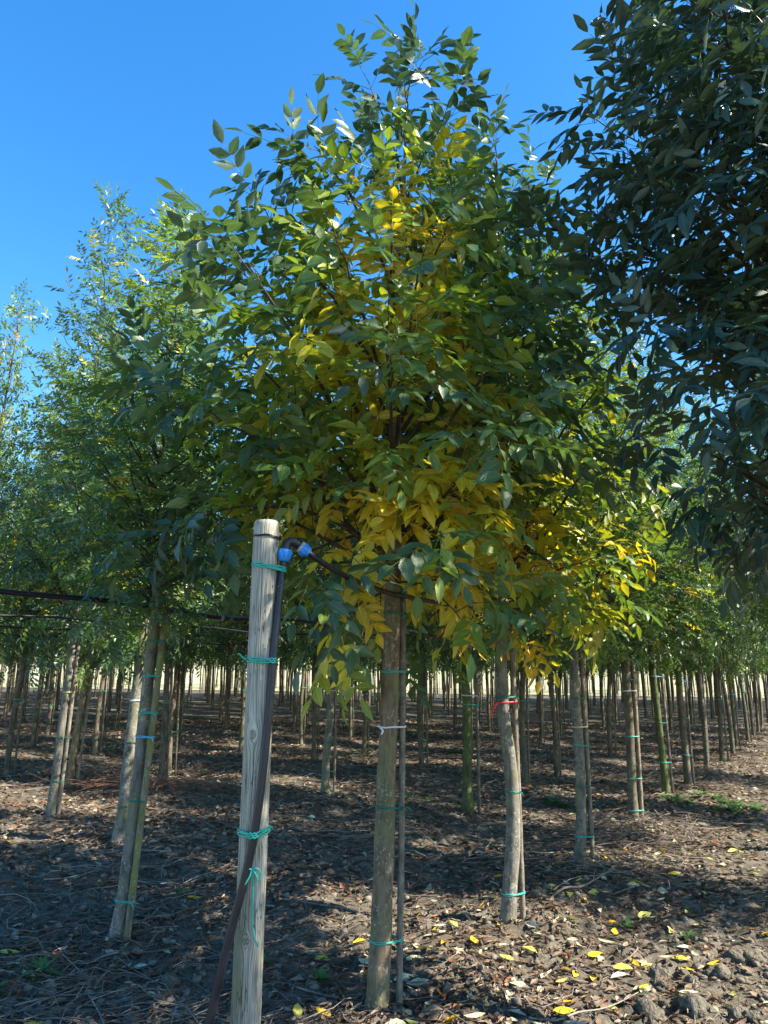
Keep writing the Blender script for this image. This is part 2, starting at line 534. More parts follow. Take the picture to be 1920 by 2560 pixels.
def compound_leaf(rng, pairs, L, W, length, droop, secs, stalk=True):
    """a pinnate leaf: rachis along +x bending down, opposite leaflets and one at the tip"""
    Vs, Ts, Us, n = [], [], [], 0
    def rach(s):
        return np.array([s * length, 0.0, -droop * length * s * s])
    spots = []
    for k in range(pairs):
        s = 0.34 + (0.92 - 0.34) * (k / max(1, pairs - 0.4))
        for sd in (1, -1):
            spots.append((s + rng.uniform(-0.02, 0.02), sd, rng.uniform(42, 66)))
    spots.append((1.0, 0, rng.uniform(-12, 12)))
    for s, sd, ang in spots:
        k = 0.78 + 0.22 * (1 - abs(s - 0.75) * 1.2)
        l = L * k * rng.uniform(0.85, 1.15); w = W * k * rng.uniform(0.88, 1.12)
        V, T, uv = leaflet(l, w, secs, rng.uniform(0.12, 0.5), rng.uniform(-0.02, 0.28), rng)
        a = math.radians(ang) * (sd if sd else 1)
        # tilt: roll about its own axis and pitch down
        roll = rng.uniform(-0.45, 0.45); pit = rng.uniform(-0.15, 0.45) + 2 * droop * s * 0.6
        cr, sr = math.cos(roll), math.sin(roll)
        V = V @ np.array([[1, 0, 0], [0, cr, sr], [0, -sr, cr]])
        cp, sp_ = math.cos(pit), math.sin(pit)
        V = V @ np.array([[cp, 0, -sp_], [0, 1, 0], [sp_, 0, cp]])
        ca, sa = math.cos(a), math.sin(a)
        V = V @ np.array([[ca, sa, 0], [-sa, ca, 0], [0, 0, 1]])
        V = V + rach(s)
        Vs.append(V); Ts.append(T + n); Us.append(uv); n += len(V)
    if stalk:
        P = np.array([rach(s) for s in np.linspace(0, 1, 4)])
        V, T = tube(P, np.linspace(0.0018, 0.0009, 4), 3, False)
        Vs.append(V); Ts.append(T + n); Us.append(np.zeros((len(V), 2))); n += len(V)
    return np.concatenate(Vs), np.concatenate(Ts), np.concatenate(Us)

RAMP_X = [0.0, 0.22, 0.42, 0.58, 0.74, 0.88, 1.0]
RAMP_C = np.array([(0.034, 0.072, 0.042), (0.052, 0.102, 0.036), (0.10, 0.17, 0.028), (0.20, 0.25, 0.022),
                   (0.50, 0.41, 0.022), (0.54, 0.35, 0.016), (0.34, 0.16, 0.02)])
def ramp(a):
    a = np.clip(a, 0, 1)
    return np.stack([np.interp(a, RAMP_X, RAMP_C[:, k]) for k in range(3)], -1)

def norm(v):
    return v / (np.linalg.norm(v, axis=-1, keepdims=True) + 1e-9)

def frames(d, up):
    x = norm(d)
    y = norm(np.cross(up, x))
    z = np.cross(x, y)
    return np.stack([x, y, z], axis=1)      # rows are the axes: local @ F = world

def foliage_mesh(name, variants, pos, d, up, scale, tint, rng):
    F = frames(d, up) * scale[:, None, None]
    pick = rng.integers(0, len(variants), len(pos))
    Vs, Ts, Cs, Us, n = [], [], [], [], 0
    for k, (V, T, uv) in enumerate(variants):
        w = np.where(pick == k)[0]
        if not len(w): continue
        VV = np.einsum('vi,lij->lvj', V, F[w]) + pos[w][:, None]
        TT = T[None] + (np.arange(len(w)) * len(V))[:, None, None]
        Vs.append(VV.reshape(-1, 3)); Ts.append(TT.reshape(-1, 3) + n)
        jit = rng.uniform(0.82, 1.18, (len(w), len(V), 1))
        Cs.append((tint[w][:, None, :] * jit).reshape(-1, 3)); Us.append(np.tile(uv, (len(w), 1)))
        n += len(w) * len(V)
    return make_mesh(name, np.concatenate(Vs), np.concatenate(Ts), np.concatenate(Cs), np.concatenate(Us))

# ------------------------------------------------------------------ growing a crown
def grow(rng, env, fork, top, nbranch, twig_gap, node_gap, twig_len, slope=0.85, leader=None, droop_low=0.55, keep=1.0, low=0.1):
    """branches from the leader to the envelope env(z, phi); returns branch paths and leaf seats (local)"""
    zs = np.linspace(fork - low, top, 80)
    wts = np.array([env(z, 0.0) for z in zs]) + 0.12
    cdf = np.cumsum(wts) / wts.sum()
    paths, P, D, U, IN = [], [], [], [], []
    phi = rng.uniform(0, 6.28)
    def lead(z):
        return leader(z) if leader else np.array([0.0, 0.0, z])
    def seat(p, dvec, upv, inn):
        if rng.random() > keep: return
        P.append(p); D.append(dvec); U.append(upv); IN.append(inn)
    for b in range(nbranch):
        q = (b + rng.uniform(0.1, 0.9)) / nbranch
        zt = float(np.interp(q, cdf, zs))
        phi += 2.39996 + rng.uniform(-0.25, 0.25)
        rt = max(0.06, env(zt, phi) * rng.uniform(0.70, 1.0) - 0.12)
        out = np.array([math.cos(phi), math.sin(phi), 0.0])
        hi = (zt - fork) / (top - fork)
        z0 = zt - rt * slope * (0.75 + 0.9 * max(hi, 0))
        z0 = max(fork + rng.uniform(-0.04, 0.28), min(z0, top - 0.35))
        p0 = lead(z0); c = lead(zt)
        p2 = c * [1, 1, 0] + out * rt + np.array([0, 0, zt])
        arch = 0.16 * rt if zt > z0 + 0.2 else 0.30 * rt
        p1 = p0 * 0.45 + p2 * 0.55 + np.array([0, 0, arch]) + rng.uniform(-0.06, 0.06, 3)
        L = np.linalg.norm(p2 - p0)
        s = np.linspace(0, 1, 9)[:, None]
        path = (1 - s) ** 2 * p0 + 2 * s * (1 - s) * p1 + s * s * p2
        path[1:-1] += rng.uniform(-0.012, 0.012, (7, 3))
        r0 = 0.0045 + 0.0075 * L
        paths.append((path, np.linspace(r0, 0.0025, 9)))
        nt_ = max(2, int(L * 0.78 / twig_gap))
        for k in range(nt_):
            f = 0.24 + 0.76 * (k + rng.uniform(0, 1)) / nt_
            i = min(7, int(f * 8)); u = f * 8 - i
            base = path[i] * (1 - u) + path[i + 1] * u
            tg = norm(path[i + 1] - path[i])
            side = norm(np.cross(tg, np.array([0, 0, 1.0])))
            upv = np.cross(side, tg)
            spin = rng.uniform(0, 6.28)
            lat = side * math.cos(spin) + upv * math.sin(spin)
            last = f > 0.9
            td = norm(tg * (1.1 if last else 0.75) + lat * (0.25 if last else 0.85) + np.array([0, 0, 0.25 + 0.35 * hi]))
            tl = twig_len * rng.uniform(0.55, 1.2) * (1.15 - 0.45 * f)
            e = base + td * tl + np.array([0, 0, -0.06 * tl])
            paths.append((np.array([base, base * 0.5 + e * 0.5 + [0, 0, 0.02], e]), np.array([0.0034, 0.0026, 0.0016])))
            nn = max(1, int(tl / node_gap))
            for j in range(nn + 1):
                g_ = (j + 0.6) / (nn + 0.6)
                pb = base + (e - base) * g_
                sp2 = rng.uniform(0, 6.28) if j == 0 else sp2 + 1.57
                s1 = norm(np.cross(td, np.array([0.03, 0.02, 1.0]))); s2 = np.cross(s1, td)
                for sgn in ((1, -1) if j < nn else (0, 1, -1)):
                    lv = (s1 * math.cos(sp2) + s2 * math.sin(sp2)) * sgn
                    g0 = droop_low * (1 - min(1, max(0, hi) * 1.5)) - 0.45 * max(0, hi - 0.45)
                    dv = td * (1.0 if sgn == 0 else 0.62) + lv * 0.85 + np.array([0, 0, -g0 + rng.uniform(-0.25, 0.2)])
                    nv = np.array([0, 0, 1.0]) * 0.8 + out * (0.25 + 0.5 * rng.random()) + rng.normal(0, 0.25, 3)
                    rr = math.hypot(*(pb - lead(pb[2]))[:2])
                    seat(pb, norm(dv), norm(nv), 1 - rr / max(0.2, env(pb[2], phi)))
    return paths, np.array(P), np.array(D), np.array(U), np.array(IN)

def branch_mesh(name, paths, n=5, minr=0.0):
    G = Geo()
    for p, r in paths:
        G.tube(p, r, n if len(p) > 3 else 3, False)
    return G.mesh(name)

def trunk_mesh(name, path, radii, rng, n=18, ring=0.06, bump=0.05, flare=0.35):
    P = np.asarray(path, dtype=float)
    L = np.linalg.norm(np.diff(P, axis=0), axis=1).sum()
    m = max(8, int(L / ring))
    Q = smooth_path(P, m)
    R = np.interp(np.linspace(0, 1, m), np.linspace(0, 1, len(radii)), radii)
    z = Q[:, 2] - Q[0, 2]
    R = R * (1 + flare * np.exp(-np.maximum(z, 0) / 0.06))
    V, T = tube(Q, R, n, True)
    k = np.repeat(np.arange(m), n); th = np.tile(np.arange(n), m) / n * 6.283
    cen = Q[k]
    s0 = rng.uniform(0, 50)
    bumpf = (vnoise(th * 1.2 + s0, Q[k][:, 2] * 9 + s0, 3) - 0.5) * 2 * bump + (vnoise(np.cos(th) * 1.5 + s0, Q[k][:, 2] * 28 + np.sin(th) * 1.5, 5) - 0.5) * 1.2 * bump
    V[:m * n] = cen + (V[:m * n] - cen) * (1 + bumpf)[:, None]
    return make_mesh(name, V, T), Q, R

def hull2(pts):
    pts = sorted(map(tuple, pts))
    def half(ps):
        h = []
        for p in ps:
            while len(h) >= 2 and (h[-1][0] - h[-2][0]) * (p[1] - h[-2][1]) - (h[-1][1] - h[-2][1]) * (p[0] - h[-2][0]) <= 0:
                h.pop()
            h.append(p)
        return h
    a, b = half(pts), half(pts[::-1])
    return a[:-1] + b[:-1]

def tie_mesh(name, circles, z, tr=0.003, loops=2, tails=(), flat=0.0, n=5, seg=14, slope=0.0):
    """string wound round circles [(x,y,r)...] at height z, with loose ends"""
    pts = []
    for x, y, r in circles:
        for a in np.linspace(0, 6.283, seg, endpoint=False):
            pts.append((x + (r + tr * 0.7) * math.cos(a), y + (r + tr * 0.7) * math.sin(a)))
    H = hull2(pts)
    G = Geo()
    for l in range(loops):
        dz = (l - (loops - 1) / 2) * tr * 2.1
        P = [(x, y, z + dz + slope * x + 0.002 * math.sin(k * 1.7 + l * 2)) for k, (x, y) in enumerate(H)]
        P.append(P[0]); P.append(P[1])
        G.tube(P, tr, n, False)
    for tl in tails:
        G.tube(smooth_path(tl, 14), np.concatenate([np.full(13, tr), [tr * 0.6]]), n, True)
    return G.mesh(name)

# leaf forms
lrng = np.random.default_rng(5)
HERO = [compound_leaf(lrng, int(lrng.choice([2, 3, 3])), 0.118, 0.053, lrng.uniform(0.22, 0.28), lrng.uniform(0.05, 0.3), 3) for _ in range(12)]
NARROW = [compound_leaf(lrng, int(lrng.choice([3, 3, 4])), 0.125, 0.043, lrng.uniform(0.26, 0.32), lrng.uniform(0.1, 0.35), 3) for _ in range(10)]
MID = [compound_leaf(lrng, int(lrng.choice([3, 4, 4])), 0.078, 0.030, lrng.uniform(0.18, 0.24), lrng.uniform(0.05, 0.35), 1) for _ in range(10)]

HERO_ME = [make_mesh('leaf', V, T, np.ones((len(V), 3)), uv) for V, T, uv in HERO]
NARROW_ME = [make_mesh('leaf', V, T, np.ones((len(V), 3)), uv) for V, T, uv in NARROW]
for me in HERO_ME: me.materials.append(M['leaf'])
for me in NARROW_ME: me.materials.append(M['leaf_dark'])

def place_crown(root, base, variants, leaf_meshes, mat, paths, P, D, U, tint, rng, nleaf=300, sc=(0.8, 1.15)):
    """the crown: one foliage mesh, the most visible leaves as objects of their own, and the limbs"""
    cur = []
    for q in paths + [None]:
        if q is None or len(q[0]) > 3:
            if cur: part('limb', branch_mesh('limb', cur), M['twig'], root)
            cur = []
        cur.append(q)
    scale = rng.uniform(*sc, len(P))
    pick = np.zeros(len(P), bool)
    if nleaf:
        W = P + np.array(base) + 0.12 * D
        v = W - np.array([0, 0, EYE])
        dep = v[:, 1] * math.cos(PITCH) + v[:, 2] * math.sin(PITCH)
        uu = v[:, 0] / dep; vv = (v[:, 2] * math.cos(PITCH) - v[:, 1] * math.sin(PITCH)) / dep
        ok = (np.abs(uu) < 0.55) & (np.abs(vv) < 0.73) & (dep > 0.5)
        order = np.argsort(np.where(ok, dep + rng.uniform(0, 0.25, len(P)), 1e6))
        order = [i for i in order if ok[i]][:nleaf]
        pick[order] = True
    k = ~pick
    crown = part('crown', foliage_mesh('crown', variants, P[k], D[k], U[k], scale[k], tint[k], rng), mat, root, kind='stuff')
    if nleaf:
        F = frames(D, U)
        for i in np.where(pick)[0]:
            me = leaf_meshes[int(rng.integers(0, len(leaf_meshes)))]
            o = bpy.data.objects.new('leaf', me)
            s = scale[i]
            R = F[i].T * s
            o.matrix_local = Matrix(((R[0][0], R[0][1], R[0][2], P[i][0]), (R[1][0], R[1][1], R[1][2], P[i][1]),
                                     (R[2][0], R[2][1], R[2][2], P[i][2]), (0, 0, 0, 1)))
            o.color = (*tint[i], 1)
            link(o, crown)
    return crown

def z_at(x, y):
    return float(gh(x, y))

# ------------------------------------------------------------------ the front ash tree
ENV_C = [(1.5, 0.40), (1.75, 0.75), (2.0, 1.0), (2.2, 1.16), (2.6, 1.34), (2.95, 1.40), (3.4, 1.28), (3.8, 1.0), (4.1, 0.88), (4.35, 0.74),
         (4.55, 0.58), (4.8, 0.44), (5.0, 0.34), (5.2, 0.12)]
def env_c(z, phi):
    r = float(np.interp(z, [a for a, _ in ENV_C], [b for _, b in ENV_C]))
    r *= 1 + 0.16 * max(0.0, -math.cos(phi)) * min(1.0, max(0.0, (3.6 - z) / 0.5))
    r *= 1 - 0.26 * max(0.0, math.cos(phi)) * min(1.0, max(0.0, (3.5 - z) / 0.7))
    return r * (1 + 0.06 * math.sin(3 * phi + z * 2))

def string_tails(x, y, z, kind, rng):
    if kind == 'long':
        return [[(x, y, z), (x + 0.03, y - 0.02, z + 0.004), (x + 0.055, y - 0.01, z - 0.012)],
                [(x, y, z), (x - 0.005, y - 0.025, z - 0.02), (x - 0.02, y - 0.02, z - 0.045)],
                [(x, y, z), (x + 0.015, y - 0.03, z - 0.02), (x + 0.012, y - 0.025, z - 0.035)]]
    if kind == 'short':
        return [[(x, y, z), (x + 0.02, y - 0.015, z - 0.005), (x + 0.03, y - 0.01, z - 0.03)]]
    return []

def near_tree(name, label, base, path, radii, seed, bark, stake, ties, stake_mat='stake', group=None, n=18):
    """trunk, stake and ties of a tree close enough to show them; path and stake are local"""
    rng = np.random.default_rng(seed)
    root = thing(name, label, 'tree', (base[0], base[1], z_at(*base) - 0.01), group=group)
    me, Q, R = trunk_mesh('trunk', path, radii, rng, n=n)
    part('trunk', me, M[bark], root)
    circ_s = None
    if stake:
        (x0, y0), (x1, y1), rs, hs = stake
        SP = smooth_path([(x0, y0, -0.05), ((x0 + x1) / 2 + 0.004, (y0 + y1) / 2, hs * 0.5), (x1, y1, hs)], 24)
        V, T = tube(SP, rs * (1 + 0.05 * np.sin(np.arange(24) * 2.1)), 10)
        part('stake', make_mesh('stake', V, T), M[stake_mat], root)
    for z, mat, kind in ties:
        i = int(np.argmin(np.abs(Q[:, 2] - z)))
        cs = [(Q[i][0], Q[i][1], R[i] * 1.03)]
        tx, ty = Q[i][0] + R[i] * 0.6, Q[i][1] - R[i] * 1.0
        if stake:
            f = z / hs
            sx, sy = x0 + (x1 - x0) * f, y0 + (y1 - y0) * f
            cs.append((sx, sy, rs))
            tx, ty = sx, sy - rs - 0.004
        if kind == 'tape':
            rad = 0.0045
            tl = [[(Q[i][0] - R[i] * 0.9, Q[i][1] - R[i], z), (Q[i][0] - R[i] * 0.6, Q[i][1] - R[i] * 1.25, z - 0.015), (Q[i][0] - R[i] * 0.75, Q[i][1] - R[i] * 1.2, z - 0.035)]]
        elif kind == 'flag':
            rad = 0.005
            tl = [[(Q[i][0] - R[i] * 0.7, Q[i][1] - R[i], z), (Q[i][0] - R[i] * 1.5, Q[i][1] - R[i] * 1.3, z - 0.04), (Q[i][0] - R[i] * 2.0, Q[i][1] - R[i] * 1.2, z - 0.075), (Q[i][0] - R[i] * 1.5, Q[i][1] - R[i] * 1.3, z - 0.10)],
                  [(Q[i][0] - R[i] * 0.7, Q[i][1] - R[i], z), (Q[i][0] - R[i] * 1.3, Q[i][1] - R[i] * 1.4, z - 0.015), (Q[i][0] - R[i] * 1.9, Q[i][1] - R[i] * 1.3, z - 0.05)]]
        else:
            rad = 0.003
            tl = string_tails(tx, ty, z, kind, rng)
        part('tie', tie_mesh('tie', cs, z, rad, 1 if kind in ('tape', 'flag') else 2, tl, slope=rng.uniform(-0.05, 0.05)), M[mat], root)
    return root, Q, R

def tint_of(a, rng, bright=(0.8, 1.2)):
    return ramp(a) * rng.uniform(*bright, (len(a), 1))

rng = np.random.default_rng(11)
C0 = (0.04, 3.72)
rootC, Qc, Rc = near_tree('ash_tree', 'ash tree with white tape round its brown trunk, first after the wooden post', C0,
    [(-0.045, 0, -0.06), (-0.025, 0.0, 0.35), (-0.012, 0.01, 0.9), (0.0, 0, 1.4), (0.012, 0.0, 1.95), (0.02, 0.02, 2.7), (0.0, 0.0, 3.6), (0.05, 0.02, 4.4), (0.06, 0, 4.95)],
    [0.055, 0.051, 0.049, 0.046, 0.042, 0.033, 0.022, 0.012, 0.004], 3, 'bark', ((0.062, 0.012), (0.066, 0.02), 0.0165, 1.93),
    [(1.84, 'tie_dark', 'short'), (1.54, 'tie_green', ''), (1.27, 'tie_white', 'tape'), (0.89, 'tie_dark', 'long'), (0.30, 'tie_green', '')], n=22)
def leader_of(Q):
    def f(z):
        return np.array([np.interp(z, Q[:, 2], Q[:, 0]), np.interp(z, Q[:, 2], Q[:, 1]), z])
    return f
paths, P, D, U, IN = grow(rng, env_c, 1.98, 5.12, 62, 0.175, 0.11, 0.26, 0.85, leader_of(Qc), low=0.32)
a = 0.08 + 1.28 * np.clip(IN - 0.25, 0, 0.5) + 0.09 * rng.normal(0, 1, len(P)) + 0.16 * np.clip((3.0 - P[:, 2]), 0, 1) * (P[:, 0] > -0.2) \
    + 0.55 * (vnoise(P[:, 0] * 2.6 + 2.3, P[:, 2] * 2.6 + 5.1, 7) - 0.42) * np.clip(IN * 3, 0.25, 1) + 0.08 * (P[:, 0] > -0.15)
a = np.minimum(a - 0.75 * np.clip(P[:, 2] - 4.15, 0, 1) * (IN > 0.1), 0.80 + 0.06 * rng.normal(0, 1, len(P)))
print('LEAVES front', len(P))
place_crown(rootC, (*C0, 0), HERO, HERO_ME, M['leaf'], paths, P, D, U, tint_of(a, rng), rng, 300)

# ------------------------------------------------------------------ second tree of the post's row
rng = np.random.default_rng(21)
C2 = (0.83, 4.93)
root2, Q2, R2 = near_tree('ash_tree', 'ash tree with red tape on its grey trunk, second from the wooden post', C2,
    [(-0.02, 0, -0.06), (0.005, 0, 0.2), (0.035, 0.0, 0.55), (0.03, 0.01, 0.95), (-0.02, 0.0, 1.4), (-0.01, 0, 1.95), (0.02, 0.02, 3.0), (0.0, 0.0, 4.2), (0.03, 0.02, 5.6)],
    [0.052, 0.049, 0.046, 0.044, 0.042, 0.040, 0.03, 0.016, 0.004], 4, 'bark_grey', ((0.09, 0.02), (0.055, 0.02), 0.018, 1.95),
    [(1.40, 'tie_dark', 'short'), (1.365, 'tie_red', 'flag'), (0.80, 'tie_dark', 'short'), (0.19, 'tie_green', '')], n=18)
def env_2(z, phi):
    return float(np.interp(z, [1.6, 1.95, 2.4, 3.0, 3.8, 4.6, 5.2, 5.9], [0.55, 0.98, 1.16, 1.16, 1.02, 0.75, 0.48, 0.14])) * (1 + 0.08 * math.sin(2 * phi + z))
paths, P, D, U, IN = grow(rng, env_2, 1.98, 5.8, 58, 0.17, 0.11, 0.26, 0.85, leader_of(Q2), low=0.25)
a = 0.33 + 0.62 * np.clip(IN - 0.15, 0, 0.55) + 0.12 * rng.normal(0, 1, len(P)) + 0.65 * (vnoise(P[:, 0] * 2.4 + 3, P[:, 2] * 2.4, 6) - 0.5) - 0.22 * np.clip(P[:, 2] - 3.6, 0, 1.5)
place_crown(root2, (*C2, 0), HERO, HERO_ME, M['leaf'], paths, P, D, U, tint_of(a, rng), rng, 300, (0.75, 1.1))
print('LEAVES second', len(P))

# ------------------------------------------------------------------ dark tree in the row to the right (trunk outside the picture)
rng = np.random.default_rng(31)
CR = (2.08, 3.3)
rootR, Qr, Rr = near_tree('ash_tree', 'large dark blue-green ash tree with narrow leaflets across the alley from the post', CR,
    [(0, 0, -0.06), (0.01, 0, 1.0), (0.0, 0, 2.2), (0.02, 0.02, 4.0), (0.0, 0.0, 5.2), (0.0, 0.02, 6.3)],
    [0.062, 0.056, 0.05, 0.036, 0.02, 0.004], 5, 'bark_grey', ((0.085, 0.02), (0.085, 0.02), 0.018, 1.95), [(1.5, 'tie_green', ''), (0.6, 'tie_green', '')], n=14)
def env_r(z, phi):
    return float(np.interp(z, [1.85, 2.2, 2.6, 3.2, 4.0, 4.5, 5.1, 5.8, 6.5], [0.35, 0.6, 0.80, 0.92, 1.06, 1.24, 0.95, 0.55, 0.15])) * (1 + 0.07 * math.sin(3 * phi + 1.5 * z))
paths, P, D, U, IN = grow(rng, env_r, 2.15, 6.4, 76, 0.17, 0.11, 0.28, 0.85, leader_of(Qr), droop_low=0.75, keep=0.82)
a = 0.04 + 0.06 * rng.normal(0, 1, len(P)) + 0.25 * np.clip(IN - 0.55, 0, 1)
tt = tint_of(a, rng) * np.array([1.0, 1.0, 1.3])
place_crown(rootR, (*CR, 0), NARROW, NARROW_ME, M['leaf_dark'], paths, P, D, U, tt, rng, 300, (0.85, 1.15))
print('LEAVES right', len(P))

# ------------------------------------------------------------------ stock of slim nursery trees, reused along the rows
STOCK = []
for v in range(6):
    r = np.random.default_rng(100 + v)
    Ht = [6.3, 6.9, 7.3, 6.6, 7.0, 7.6][v]
    rad = [1.0, 0.95, 1.05, 0.9, 1.1, 1.0][v]
    k = r.uniform(-0.03, 0.03, 8)
    me_t, Q, R = trunk_mesh('trunk', [(k[0], 0, -0.06), (k[1], k[2], 0.8), (k[3], k[4], 1.5), (0, 0, 2.1), (k[5], k[6], 3.6), (0.02, 0, Ht - 0.3)],
                            [0.042, 0.039, 0.036, 0.033, 0.024, 0.004], r, n=9, ring=0.14, bump=0.06, flare=0.3)
    def env(z, phi, Ht=Ht, rad=rad):
        return rad * float(np.interp(z, [1.55, 2.0, 2.6, 3.4, 4.4, 0.8 * Ht, Ht], [0.4, 0.75, 0.98, 1.0, 0.82, 0.52, 0.10])) * (1 + 0.12 * math.sin(2 * phi + z * 1.7 + v))
    paths, P, D, U, IN = grow(r, env, 1.98, Ht, 86, 0.19, 0.12, 0.27, 1.15, leader_of(Q), droop_low=0.5, low=0.35)
    a = 0.22 + 0.30 * np.clip(IN - 0.35, 0, 1) + 0.10 * r.normal(0, 1, len(P)) + 0.3 * (vnoise(P[:, 0] * 1.6 + v, P[:, 2] * 1.6, v) - 0.5)
    a += np.where(r.random(len(P)) < 0.03, 0.4, 0)
    tint = tint_of(a, r, (0.8, 1.3))
    me_c = foliage_mesh('crown', MID, P - [0, 0, 1.98], D, U, r.uniform(0.85, 1.2, len(P)), tint, r)
    me_l = branch_mesh('limbs', [(p[0] - [0, 0, 1.98], p[1]) for p in paths if len(p[0]) > 3], 4)
    SX = 0.075
    V, T = tube([(SX + 0.01, 0.015, -0.05), (SX, 0.0, 1.0), (SX - 0.012 + k[7] * 0.5, 0, 2.0)], [0.0155, 0.015, 0.014], 6)
    me_s = make_mesh('stake', V, T)
    ties = []
    for q, z in enumerate((1.9, 1.5, 1.1 + k[0], 0.65 + k[1], 0.28)):
        i = int(np.argmin(np.abs(Q[:, 2] - z)))
        ties.append(tie_mesh('tie', [(Q[i][0], Q[i][1], R[i] * 1.05), (SX, 0, 0.016)], z, 0.0032, 2, n=4, seg=8,
                             tails=string_tails(SX, -0.02, z, 'short' if q % 2 else '', r)))
    for me, mt in ((me_t, 'bark_dark'), (me_c, 'leaf_far'), (me_l, 'twig'), (me_s, 'stake')):
        me.materials.append(M[mt])
    STOCK.append(dict(trunk=me_t, crown=me_c, limbs=me_l, stake=me_s, ties=ties, H=Ht))
    print('LEAVES stock', v, len(P))

prng = random.Random(8)
def stock_tree(x, y, v, label, group, detail, scale=1.0, crown_only=False, root=None, colour=None, spin=None, hz=1.0):
    s = STOCK[v]
    if root is None:
        root = thing('nursery_tree', label, 'tree', (x, y, z_at(x, y) - 0.01), (prng.uniform(-0.02, 0.02), prng.uniform(-0.02, 0.02), prng.uniform(-0.5, 0.5)), group)
        part('trunk', s['trunk'], None, root)
        part('stake', s['stake'], None, root)
        if detail:
            for q, me in enumerate(s['ties']):
                if prng.random() < 0.8:
                    o = part('tie', me, M['tie_dark'] if q != 2 else M['tie_green'], root)
    spin = prng.uniform(0, 6.28) if spin is None else spin
    for nm in ('limbs', 'crown'):
        o = part(nm, s[nm], None, root, (0, 0, 1.98), rot=(0, 0, spin), kind='stuff')
        o.scale = (scale, scale, hz)
        if nm == 'crown' and colour: o.color = (*colour, 1)
    return root

# trees near enough to have their own trunk
NEAR = []
def custom(label, base, path, radii, seed, bark, stake, ties, v, stake_mat='stake', scale=1.0, colour=None, hz=0.9):
    root, Q, R = near_tree('ash_tree', label, base, path, radii, seed, bark, stake, ties, stake_mat, n=14)
    stock_tree(base[0], base[1], v, None, None, False, scale, root=root, colour=colour, hz=hz)
    NEAR.append(base)

custom('leaning ash tree with grey bark, mossy stake and blue tie, behind the wooden post', (-1.50, 4.57),
       [(-0.03, 0, -0.06), (0.0, 0, 0.3), (0.02, 0.0, 0.8), (0.035, 0, 1.4), (0.06, -0.02, 1.95), (0.08, 0, 2.6)], [0.046, 0.038, 0.036, 0.035, 0.034, 0.03], 41, 'bark_grey',
       ((0.045, -0.035), (0.125, -0.03), 0.02, 1.93), [(1.86, 'tie_green', 'short'), (1.72, 'tie_dark', 'short'), (1.5, 'tie_green', ''), (1.28, 'tie_green', 'short'), (1.14, 'tie_blue', 'short'), (0.77, 'tie_dark', ''), (0.22, 'tie_green', 'short')], 3, 'stake_moss', scale=0.85, hz=0.58)
custom('ash tree with pale green-grey bark and white tie, standing right behind the leaning grey one', (-2.27, 6.83),
       [(-0.06, 0, -0.06), (-0.04, 0, 0.3), (-0.03, 0.0, 0.9), (-0.01, 0, 1.4), (0.0, 0, 2.0), (0.02, 0, 2.6)], [0.066, 0.055, 0.05, 0.047, 0.044, 0.04], 42, 'bark_grey',
       ((0.05, 0.05), (0.075, 0.0), 0.017, 1.95), [(1.62, 'tie_dark', ''), (1.22, 'tie_white', ''), (0.85, 'tie_dark', ''), (0.3, 'tie_dark', 'short')], 1, hz=0.88)
custom('ash tree with smooth olive-green trunk, thin separate stake, white and bright green ties', (1.00, 8.53),
       [(0, 0, -0.06), (-0.01, 0, 0.4), (0.0, 0.0, 1.0), (-0.02, 0, 1.5), (0.0, 0, 2.0), (0.0, 0, 2.6)], [0.066, 0.054, 0.05, 0.048, 0.045, 0.04], 43, 'bark_green',
       ((0.13, 0.05), (0.09, 0.0), 0.018, 2.0), [(1.28, 'tie_white', 'short'), (1.18, 'tie_green', 'long')], 2)
custom('ash tree with lichen-grey trunk and a yellow tie, third from the wooden post', (1.71, 6.40),
       [(-0.07, 0, -0.06), (-0.02, 0, 0.15), (0.0, 0.0, 0.8), (-0.02, 0, 1.4), (-0.01, 0, 2.0), (0.0, 0, 2.6)], [0.062, 0.043, 0.042, 0.042, 0.04, 0.036], 44, 'bark_grey',
       ((0.075, 0.0), (0.05, 0.02), 0.019, 1.95), [(1.72, 'tie_dark', ''), (1.32, 'tie_dark', ''), (1.08, 'tie_yellow', ''), (0.93, 'tie_green', 'short'), (0.60, 'tie_dark', ''), (0.2, 'tie_green', '')], 0, colour=(1.25, 1.1, 0.9), hz=0.82)
custom('ash tree with straight dark trunk and bright green ties, fourth from the post', (2.70, 8.05),
       [(0, 0, -0.06), (0.0, 0, 0.4), (0.01, 0.0, 1.0), (0.0, 0, 1.5), (0.0, 0, 2.0), (0.0, 0, 2.6)], [0.056, 0.046, 0.046, 0.045, 0.042, 0.038], 45, 'bark_dark',
       ((0.085, 0.0), (0.085, 0.02), 0.024, 1.98), [(1.45, 'tie_dark', 'short'), (1.33, 'tie_white', ''), (0.85, 'tie_green', ''), (0.42, 'tie_green', ''), (0.1, 'tie_green', 'short')], 5, hz=0.75)
custom('ash tree with mottled mossy bent trunk, fifth from the wooden post', (3.74, 9.83),
       [(0, 0, -0.06), (-0.02, 0, 0.5), (-0.05, 0.0, 1.1), (-0.08, 0, 1.6), (-0.08, 0, 2.1), (-0.1, 0, 2.6)], [0.052, 0.044, 0.043, 0.042, 0.042, 0.038], 46, 'bark_green',
       ((0.10, 0.03), (0.03, 0.02), 0.018, 2.0), [(1.5, 'tie_blue', 'short'), (0.9, 'tie_dark', ''), (0.4, 'tie_green', '')], 4)
